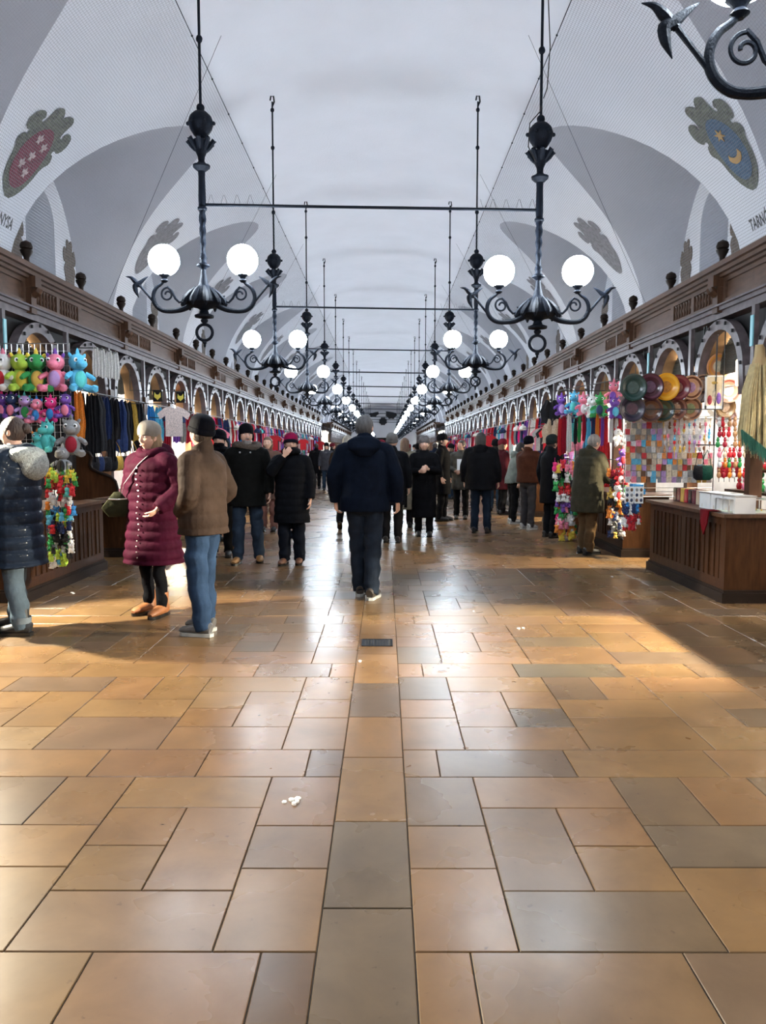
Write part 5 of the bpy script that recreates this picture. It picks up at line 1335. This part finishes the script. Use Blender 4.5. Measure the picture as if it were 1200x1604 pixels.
for sd in (-1, 1):
    for k in range(0, 14):
        y = 7.42+3.22*k; sn = 'the %s %s stall' % (ORD[k+1], side_word(sd))
        if sd > 0 and k == 0: continue
        if k > 12: continue
        pal = SC_DARK if (sd < 0 and k <= 1) else SC_BRIGHT
        if k > 2: R5.shuffle(pal)
        n = 14 if k < 2 else 10
        if sd < 0 and k == 2: n = 6
        if sd < 0 and k == 0: counter_goods(sd, y, 0, sn); continue
        if not (sd > 0 and k == 1):
            rail(sd, y-.45, y+2.65, 2.30, 4.0, 'metal display rail under the arches of '+sn)
            row(sd, y-.4, y+2.6, 2.26, 'scarf', pal, n, 4.0, sn, 'upper')
            if not (sd < 0 and k == 2): row(sd, y-.35, y+2.55, 1.62, 'bag' if k % 2 else 'scarf', pal[::-1], n-3, 4.05, sn, 'lower', .9)
        counter_goods(sd, y, 6, sn)
        if k >= 2:
            b = MB(); b.tube([(xs(sd, 4.0), y-.3, 2.06), (xs(sd, 3.70), y-.3, 2.045), (xs(sd, 3.70), y+.95, 2.045), (xs(sd, 4.0), y+.95, 2.06)], .009, 5); tag(b.build('bracket_rail', M_RAIL), 'dark bracket rail reaching out over the counter of '+sn, 'rail')
            row(sd, y-.3, y+.9, 2.0, 'hat' if k % 3 else 'shirt', [['red', 'black', 'grey', 'pink'], ['white', 'pink', 'cream'], ['navy', 'maroon', 'teal']][k % 3], 4, 3.72, sn, 'outer')
        if k >= 1 and sd > 0 or k >= 3:
            tag(MB().tube([(xs(sd, 4.05), y+2.45, 1.33), (xs(sd, 3.3), y+2.25, 1.33), (xs(sd, 3.3), y+2.8, 1.33)], .008, 5).build('bag_rail', M_RAIL), 'low dark rail for bags beside the counter of '+sn, 'rail')
            for q in range(4):
                cn = R5.choice(['purple', 'sky blue', 'pink', 'lime', 'white', 'green', 'hot pink'])
                top('bag', BAG, '%s bag hanging low in front of the counter, %s at %s' % (cn, ORD[q+1], sn), 'bag', (xs(sd, 3.3), y+2.3+.14*q, 1.30), 'bags hanging low at '+sn, c(cn), R5.uniform(-.3, .3), .8)
# white shirts under the third left arch
for i, px in enumerate((150, 160, 171, 181)):
    p = P(px, 545+i*2.5, 10.6+.18*i); top('scarf', SCARF[0], 'white cloth hanging under the third left arch, %s of four' % ORD[i+1], 'scarf', p, 'white cloths under the third left arch', c('white'), .5, .62)
p = P(272, 635, 12.6); top('shirt', TEE, 'cream printed child shirt hanging in the bright second left stall', 'shirt', p, None, (.75, .62, .58), .3, .95)
for i, (px, py) in enumerate(((247, 620), (283, 622))):
    p = P(px, py, 13.2+.6*i); t = thing('framed_print', 'small framed black and yellow print, %s on the bright left stall wall' % ('left' if i == 0 else 'right'), 'picture', p)
    MB().cbox((0, 0, 0), (.16, .02, .20)).build('frame', M_BLACKG, t, 0)
    b = MB(); b.prism([(-.05, .06), (-.02, .02), (.02, .02), (.05, .06), (.055, -.02), (0, -.07), (-.055, -.02)], lambda u, v, s_: Vector((u, -.012-.003*s_, v))); b.build('yellow_print', mat('print_yellow', (.6, .5, .08), .5), t, 0)
# ---- right side: plush row and hanging lanyards around the man in olive
RR = [(880, 619, 'purple', 'lilac', 'violet purple', 12.6), (900, 615, 'sky blue', 'teal', 'sky blue', 12.3), (914, 618, 'pink', 'white', 'pale pink', 12.0), (928, 620, 'white', 'teal', 'white and mint', 11.7), (941, 618, 'green', 'navy', 'green', 11.4), (962, 598, 'pink', 'purple', 'pink and purple', 10.9), (963, 622, 'purple', 'sky blue', 'purple with blue feet', 10.8)]
for px, py, c1, c2, nm, Y in RR:
    plush('%s plush dragon in the row above the right counter goods' % nm, P(px, py-4, Y), c(c1), c(c2), c(c1), R5.uniform(-.6, .2), .88 if Y > 11 else .8, 'plush dragons along the right stall')
for i, px in enumerate((878, 884, 892, 902, 908, 915, 922, 930, 936, 944, 950, 958, 966, 972)):
    cn = ['red', 'crimson', 'white', 'black', 'green', 'crimson', 'sky blue', 'navy', 'orange', 'purple', 'red', 'white', 'white', 'crimson'][i]
    top('lanyard', SCARF[2], '%s hanging lanyard, %s from the left under the right plush row' % (cn, ORD[i+1]), 'lanyard', P(px, 655-(i % 3)*3, 12.3-.12*i), 'lanyards under the right plush row', c(cn), R5.uniform(-.3, .3), .42 if i > 2 else .62)
SOCK = scarf_mesh(.30, .36, 9)
for i, (px, py, cn, s) in enumerate(((863, 628, 'black', 1.2), (866, 658, 'beige', 1.25), (867, 692, 'black', 1.2), (860, 722, 'beige', 1.15), (868, 748, 'black', 1.2))):
    top('knitwear', SOCK, '%s knitwear, %s from the top in the strip beside the plush dragons' % (cn, ORD[i+1]), 'knitwear', P(px, py, 14.4), 'knitwear hung in a vertical strip', c(cn), 0, s)
for i, (px, py, cn) in enumerate(((985, 662, 'white'), (968, 668, 'white'), (976, 700, 'purple'), (972, 730, 'red'), (984, 725, 'maroon'), (968, 755, 'white'))):
    p = P(px, py, 10.4); plush('small %s soft toy, %s in the cluster left of the magnet racks' % (cn, ORD[i+1]), p, c(cn), c(R5.choice(['red', 'white', 'pink'])), c('red'), R5.uniform(-.5, .5), .6, 'soft toys left of the magnet racks')

# ---- painted plates
def plate(px, py, Y, c1, c2, c3, s, label):
    t = thing('plate', label, 'plate', P(px, py, Y)); t.scale = (s, s, s); t.rotation_euler = (R5.uniform(-.05, .1), 0, R5.uniform(-.1, .15))
    link('plate_body', PLATE, t, color=c1); link('rim_band', RIMB, t, color=c2); link('painted_centre', CENT, t, color=c3); return t
DG = (.012, .035, .03)
for a_ in [(992, 607, 9.30, DG, (.03, .06, .055), (.05, .09, .08), 1.0, 'glossy dark green plate, leftmost in the upper row of plates'), (990, 640, 9.33, (.02, .018, .03), (.04, .03, .05), (.08, .03, .05), .98, 'near-black plate, leftmost in the lower row of plates'),
           (1018, 606, 9.42, (.05, .012, .02), (.10, .03, .05), (.12, .05, .10), 1.0, 'dark plum plate between the green and orange plates'), (1043, 606, 9.48, (.75, .34, .02), (.80, .42, .04), (.55, .22, .03), 1.02, 'bright orange plate in the upper row of plates'),
           (1061, 607, 9.56, (.14, .015, .025), (.22, .05, .05), (.30, .10, .08), .95, 'maroon plate right of the orange plate'), (1082, 607, 9.64, (.50, .27, .16), (.12, .04, .02), (.35, .20, .42), .92, 'pale wooden plate with dark ring and violet centre'),
           (1101, 602, 9.72, (.22, .12, .08), (.05, .03, .03), (.5, .35, .28), .75, 'small dark-ringed wooden plate at the end of the upper row'),
           (1019, 642, 9.45, (.12, .045, .02), (.06, .02, .02), (.10, .05, .03), .92, 'brown plate in the lower row behind the black one'), (1038, 642, 9.52, (.06, .05, .02), DG, (.05, .10, .04), .90, 'brown and green plate in the lower row'),
           (1059, 640, 9.60, (.10, .03, .02), (.25, .10, .06), (.4, .22, .12), .85, 'dark red plate with pale centre in the lower row'), (1081, 640, 9.68, (.33, .16, .08), (.10, .04, .02), (.25, .28, .12), .90, 'wooden plate with floral centre in the lower row'),
           (1125, 574, 9.9, (.50, .25, .12), (.62, .30, .06), (.6, .55, .42), 1.0, 'large amber-ringed wooden plate hanging in the arch opening'), (1141, 612, 9.8, (.60, .36, .24), (.38, .10, .07), (.80, .76, .72), .95, 'wooden plate with white centre right of the framed picture'),
           (1136, 638, 9.85, (.14, .08, .03), (.20, .12, .05), (.55, .40, .28), .86, 'dark brown plate under the white-centred plate'), (1137, 655, 9.9, (.50, .38, .35), (.20, .12, .10), (.80, .78, .76), .90, 'greyish pink plate lowest in the right stack of plates')]:
    plate(*a_)
t = thing('framed_picture', 'tall framed folk picture hanging between the plates', 'picture', P(1119, 615, 9.6))
b = MB(); 
for x0, x1, z0, z1 in ((-.115, -.095, -.21, .21), (.095, .115, -.21, .21), (-.115, .115, .19, .21), (-.115, .115, -.21, -.16)): b.box(x0, x1, -.012, .012, z0, z1)
b.build('frame', M_WHITE, t, 0); b = MB(); b.box(-.095, .095, -.002, .006, -.16, .19); b.build('mount', mat('print_cream', (.72, .6, .42), .6, noise=.2), t, 0)
for x, z, w2, h, cn in ((-.055, -.09, .03, .10, 'crimson'), (.0, -.04, .028, .15, 'cream'), (.055, -.07, .03, .12, 'purple'), (0, .12, .04, .03, 'gold')): b = MB(); b.ell((x, -.004, z), (w2, .005, h*.6), 10, 8); link('painted_figure', b.mesh('painted_figure', M_PRINT), t, color=c(cn))
# ---- side screen carrying wares at the far end of the first right counter
a, bq = P(980, 652, 9.78), P(1118, 762, 9.78)
t = thing('display_screen', 'white wire display screen behind the rows of magnets', 'rack', (0, 9.80, 0))
b = MB(); b.tube([(a.x, 0, a.z), (bq.x, 0, a.z), (bq.x, 0, .9), (a.x, 0, .9)], .009, 6, closed=True); b.build('frame', M_CHROME, t)
b = MB(); b.box(a.x+.02, bq.x, .012, .02, 1.12, a.z-.02); b.build('backing_sheet', M_WHITE, t, 0)
b = MB()
for i in range(1, 9): z = a.z+(.9-a.z)*i/9; b.tube([(a.x, -.01, z), (bq.x, -.01, z)], .004, 4)
b.build('wire_shelves', M_CHROME, t)['kind'] = 'stuff'
CARD = box_mesh(.058, .012, .075, 'magnet', M_PRINT); SPOON = MB(); SPOON.ell((0, 0, .05), (.018, .008, .026), 8, 6); SPOON.tube([(0, 0, .03), (0, 0, -.07)], .005, 5); SPOONM = SPOON.mesh('wooden_spoon', M_GLOSS)
TOYM = MB(); TOYM.ell((0, 0, .02), (.018, .016, .026), 8, 6); TOYM.ell((0, 0, .055), (.013, .013, .014), 8, 6); TOYM.ell((0, 0, .071), (.011, .011, .006), 8, 4); TOYM = TOYM.mesh('folk_doll', M_GLOSS)
cw = ['wood', 'cream', 'white', 'red', 'gold', 'pink', 'lilac', 'beige', 'sky blue', 'orange', 'white', 'grey', 'cream', 'brown']
g = 0
for r_ in range(11):
    for i in range(17):
        px = 984+i*8.0+R5.uniform(-1.5, 1.5); py = 662+r_*9.4
        if px > 1114: continue
        k = 0 if px < 1034 or r_ > 5 else (1 if (r_+i) % 3 else 2); cn = R5.choice(cw)
        nm, me, cat = [('magnet', CARD, 'magnet'), ('wooden_spoon', SPOONM, 'spoon'), ('folk_doll', TOYM, 'doll')][k]
        p = P(px, py, 9.74+R5.uniform(-.02, .01)); top(nm, me, 'small %s %s, %s row of the display screen' % (cn, nm.replace('_', ' '), ORD[r_+1]), cat, p, 'small souvenirs on the %s row of the display screen' % ORD[r_+1], c(cn), R5.uniform(-.2, .2), R5.uniform(.85, 1.15))
# card cases hanging below
for i, px in enumerate((986, 1001)):
    p = P(px, 776, 9.55); t = thing('badge_card', 'white card of small badges, %s of two hanging at the screen foot' % ('left' if i == 0 else 'right'), 'card', p)
    b = MB(); b.box(-.055, .055, 0, .01, -.10, .11); b.build('card', M_WHITE, t, 0)
    for q in range(6): b = MB(); b.ell((-.027+.054*(q % 2), -.004, .07-.065*(q//2)), (.018, .006, .022), 8, 6); link('badge', b.mesh('badge', M_PRINT), t, color=c(['grey', 'brown', 'navy'][q % 3]))
# ---- goods on the first right counter
def onc(px, Yc, a=3.8): return None
BX2 = box_mesh(.085, .14, .16, 'wallet', M_GLOSS)
for i in range(10):
    cn = ['black', 'maroon', 'gold', 'crimson', 'black', 'maroon', 'beige', 'black', 'crimson', 'brown'][i]
    top('wallet', BX2, '%s leather wallet, %s in the row along the right counter' % (cn, ORD[i+1]), 'wallet', (3.62-XC*0+XC+.13, 9.42-.115*i, .876), 'wallets standing on the first right counter', c(cn), pi/2, 1.0)
for i in range(3):
    t = thing('storage_tub', '%s on the right counter, %s from the far end' % (['white card tub', 'white card tub', 'clear plastic tub'][i], ORD[i+1]), 'tub', (3.50, 8.17-.29*i, .876))
    b = MB(); b.box(-.09, .09, -.13, .13, 0, .01); b.box(-.10, -.09, -.135, .135, 0, .17); b.box(.09, .10, -.135, .135, 0, .17); b.box(-.09, .09, -.135, -.125, 0, .17); b.box(-.09, .09, .125, .135, 0, .17); b.build('tub_body', M_WHITE if i < 2 else mat('clear_plastic', (.6, .6, .6), .15), t, 0)
    b = MB(); b.tube([(-.105, -.14, .17), (.105, -.14, .17), (.105, .14, .17), (-.105, .14, .17)], .006, 5, closed=True); b.build('rim', M_CHROME, t)
    for q in range(4): top('pouch', BOXES[q % 2], '%s pouch inside the %s tub on the right counter' % (['pink', 'black', 'cream', 'maroon'][q], ORD[i+1]), 'pouch', (3.46+.07*(q % 2), 8.11-.29*i+.1*(q//2), .89), 'pouches in the %s counter tub' % ORD[i+1], c(['pink', 'black', 'cream', 'maroon'][q]), .3*q, .5)
t = thing('glass_case', 'low glass display case of amber pieces at the near end of the right counter', 'display case', (3.56, 7.50, .876))
GL = mat('glass', (.9, .95, .95), .05); GL.node_tree.nodes['Principled BSDF'].inputs['Transmission Weight'].default_value = .9; GL.node_tree.nodes['Principled BSDF'].inputs['IOR'].default_value = 1.2
b = MB()
for x in (-.2, .24):
    for y in (0, .30): b.box(x-.006, x+.006, y-.006, y+.006, 0, .13)
for z in (0, .13):
    b.box(-.2, .24, -.006, .006, z, z+.008); b.box(-.2, .24, .294, .306, z, z+.008); b.box(-.206, -.194, 0, .3, z, z+.008); b.box(.234, .246, 0, .3, z, z+.008)
b.build('case_frame', M_CHROME, t, 0); b = MB(); b.box(-.194, .234, .006, .294, .130, .134); b.build('glass_top', GL, t, 0); b = MB(); b.box(-.19, .23, .01, .29, .008, .02); b.build('case_floor', mat('case_lining', (.6, .66, .55), .8), t, 0)
for i in range(10): top('amber_piece', MINI[0], 'small amber trinket inside the glass case on the right counter', 'trinket', (3.42+.045*(i % 5)*1.6, 7.56+.11*(i//5), .905), 'amber trinkets in the glass case', c('gold'), i*.7, .45)
t = thing('table_cloth_strip', None, None); bpy.data.objects.remove(t)
p = PX(1128, 792, 3.275); p = Vector((3.262, 7.78, .88))
b = MB(); n = 8
b.add([(x, y, z) for (x, y, z) in [(.12, -.08, .0), (.12, .10, .0), (-.015, -.10, .004), (-.015, .10, .004), (-.022, -.085, -.12), (-.022, .075, -.12), (-.018, .0, -.24), (.12, -.08, .008), (.12, .10, .008), (-.026, -.10, .012), (-.026, .10, .012), (-.034, -.085, -.12), (-.034, .075, -.12), (-.03, .0, -.245)]],
      [(0, 1, 3, 2), (2, 3, 5, 4), (4, 5, 6), (7, 9, 10, 8), (9, 11, 12, 10), (11, 13, 12), (0, 2, 9, 7), (1, 8, 10, 3), (2, 4, 11, 9), (3, 10, 12, 5), (4, 6, 13, 11), (5, 12, 13, 6), (0, 7, 8, 1)])
o = b.build('red_pouch', cloth('pouch_red', (.30, .01, .02)), None, 0, loc=(p.x, p.y, p.z)); tag(o, 'crimson drawstring pouch hanging over the edge of the first right counter', 'pouch')
# back of the near right stall: shelves with dolls, bags, slippers
t = thing('stepped_shelf', 'dark stepped shelf behind the first right counter', 'shelf', (0, 0, 0))
for k, (a0, z) in enumerate(((4.05, 1.02), (4.28, 1.26), (4.50, 1.52))): b = MB(); b.box(a0+XC+.25, a0+XC+.50, 7.0, 9.45, z-.03, z); b.build('shelf_board', M_COUNTER, t, 0)
b = MB(); b.box(4.72, 4.78, 7.0, 9.45, .9, 1.9); b.build('shelf_back', M_WOODD, t, 0)
for k, (a0, z) in enumerate(((4.05, 1.02), (4.28, 1.26), (4.50, 1.52))):
    for i in range(17):
        cn = R5.choice(['red', 'pink', 'white', 'crimson', 'wood', 'cream', 'orange', 'red', 'green', 'yellow', 'white']); y = 7.08+.14*i
        top('folk_doll', TOYM, '%s folk doll, %s from the near end of the %s shelf behind the right counter' % (cn, ORD[i+1], ['lowest', 'middle', 'top'][k]), 'doll', (a0+XC+.37, y, z), 'folk dolls on the %s shelf' % ['lowest', 'middle', 'top'][k], c(cn), R5.uniform(-.5, .5), 2.0)
# hanging items above: red bag, clogs
for i, (px, py, cn) in enumerate(((1135, 700, 'red'), (1108, 705, 'dark green'), (1097, 705, 'black'), (1152, 700, 'crimson'))):
    top('bag', BAG, '%s small bag hanging behind the first right counter' % cn, 'bag', P(px, py, 9.6), None, c(cn), .2, .75)
# straw broom with green ribbon
q = P(1190, 558, 8.3); t = thing('straw_broom', 'large pale straw broom hanging upside up at the right frame edge', 'broom', q)
b = MB()
for i in range(150):
    a_ = R5.uniform(-1, 1); d_ = R5.uniform(-1, 1); L = 1.05-.18*abs(a_)+R5.uniform(-.08, .05); b.tube([(a_*.07, d_*.05, -.08), (a_*.14, d_*.07, -.35), (a_*.19+R5.uniform(-.02, .02), d_*.08, -L)], [.010, .012, .004], 4)
o = b.build('straw', mat('straw', (.50, .40, .20), .8, noise=.3, scale=20), t, 0); o['kind'] = 'stuff'
MB().tube([(0, 0, .12), (0, 0, 0), (0, 0, -.1)], [(.05, .04), (.06, .045), (.09, .06)], 10, up=(1, 0, 0)).build('broom_neck', mat('straw_dark', (.38, .28, .14), .8), t)
b = MB()
for i in range(26): a_ = i/25; b.tube([(-.20+.36*a_, -.09, -.78-.28*a_), (-.19+.36*a_, -.10, -.90-.30*a_-R5.uniform(0, .06))], [.014, .004], 4)
b.build('green_fringe', mat('fringe', (.005, .07, .045), .8), t)
# warm lamp shade glow in the near right arch
t = thing('hanging_lantern', 'pale paper lantern hanging inside the first right arch', 'lantern', P(1163, 582, 9.3))
b = MB(); b.lathe([(.06, -.17), (.075, -.15), (.075, .13), (.06, .15)], 14); b.build('lantern_shade', emit('lantern_glow', (1, .84, .55), 4), t)
MB().tube([(0, 0, .15), (0, 0, .28)], .003, 4).build('lantern_cord', M_BLACKG, t)

# ---- rods and hooks that carry the hung goods
def rod(pts, label, r=.008):
    e_ = Vector(pts[0] if label.find('upper row of plates') < 0 else pts[-1]); sg = -1 if e_.x < 0 else 1; e2 = Vector((xs(sg, 4.21), e_.y, e_.z)); up_ = [e2, Vector((e2.x, e2.y, 3.12))]
    pts = (up_[::-1]+list(pts)) if e_ == Vector(pts[0]) else list(pts)+up_
    tag(MB().tube(pts, r, 6).build('hanging_rod_rail', M_RAIL), label, 'rail')
rod([P(985, 607, 9.34)+Vector((0, .035, 0)), P(1105, 603, 9.78)+Vector((0, .035, 0)), PX(1106, 603, 4.0)+Vector((0, .3, 0))], 'dark rod behind the upper row of plates')
rod([P(983, 641, 9.35)+Vector((0, .02, 0)), P(1090, 641, 9.74)+Vector((0, .035, 0)), P(1119, 600, 9.66)+Vector((0, .02, 0))], 'dark rod behind the lower row of plates')
rod([P(1138, 555, 9.86)+Vector((0, .06, .3)), P(1138, 660, 9.92)+Vector((0, .03, 0))], 'dark upright rod carrying the right stack of plates')
rod([P(876, 612, 12.65)+Vector((0, .03, 0)), P(970, 594, 10.85)+Vector((0, .03, 0))], 'dark rod carrying the plush dragons on the right')
rod([P(x_, 655-(i_ % 3)*3, 12.3-.12*i_) for i_, x_ in enumerate((878, 884, 892, 902, 908, 915, 922, 930, 936, 944, 950, 958, 966, 972))]+[P(990, 652, 10.5)], 'dark rod carrying the lanyards on the right')
rod([P(866, 612, 14.43), P(866, 790, 14.43)], 'dark pole behind the vertical strip of knitwear', .012)
rod([P(975, 640, 10.44), P(975, 800, 10.44)], 'dark pole behind the cluster of soft toys', .01)
rod([P(244, 620, 13.2)+Vector((0, .012, .09)), P(286, 622, 13.8)+Vector((0, .012, .09))], 'dark rod carrying the framed prints', .008)
rod([P(1090, 697, 9.6), P(1160, 697, 9.6)], 'dark rod behind the small bags of the first right stall', .008)
rod([P(150, 545, 10.6), P(160, 547.5, 10.78), P(171, 550, 10.96), P(181, 552.5, 11.14)], 'dark rod carrying the white cloths', .008)
rod([P(990, 770, 9.58), P(990, 835, 9.60)], 'cord carrying the blue and red keyrings', .005)
for px_, py_, n_ in ((73, 655, 'elephant'), (111, 650, 'wolf'), (58, 672, 'frog'), (98, 695, 'zebra')): tag(MB().tube([P(px_, py_, 7.7)+Vector((0, 0, -.04)), P(px_, py_-6, 8.12)], .005, 5).build('rack_hook', M_RAIL), 'dark wire hook holding the plush %s on the rack' % n_, 'hook')
# hanging dolls that fill the opening beside the broom
for r_ in range(6):
    for i in range(9):
        px = 1126+i*8.2+R5.uniform(-2, 2); py = 668+r_*16; cn = R5.choice(['red', 'crimson', 'white', 'pink', 'cream', 'red', 'green', 'orange', 'wood'])
        top('folk_doll', TOYM, '%s hanging folk doll, %s row of the curtain of dolls left of the broom' % (cn, ORD[r_+1]), 'doll', P(px, py, 9.15+R5.uniform(-.03, .03)), 'folk dolls, %s row of the hanging curtain' % ORD[r_+1], c(cn), R5.uniform(-.6, .6), 1.5)
b = MB()
for i in range(9): q0 = P(1126+i*8.2, 655, 9.17); q1 = P(1126+i*8.2, 755, 9.17); b.tube([q0, q1], .004, 4)
b.tube([P(1120, 656, 9.17), P(1200, 656, 9.17)], .008, 5)
tag(b.build('doll_strings', M_RAIL), 'dark strings of the curtain of folk dolls left of the broom', 'string')

t = thing('backing_cloth', 'black cloth hung behind the soft toy rack at the upper left', 'cloth')  # invented sheet that darkens the stall behind the toys
b = MB(); b.grid(lambda i, j: Vector((-4.32+1.02*i, 8.2+.02*sin(i*40), 2.52-1.45*j)), 30, 4); b.grid(lambda i, j: Vector((-4.32+1.02*i, 8.215+.02*sin(i*40), 2.52-1.45*j)), 30, 4); b.build('cloth_sheet', M_DARK, t)

rod([P(272, 635, 12.6)+Vector((0, 0, .03)), P(262, 626, 12.6)+Vector((0, 0, .02))], 'dark rod carrying the cream printed child shirt')
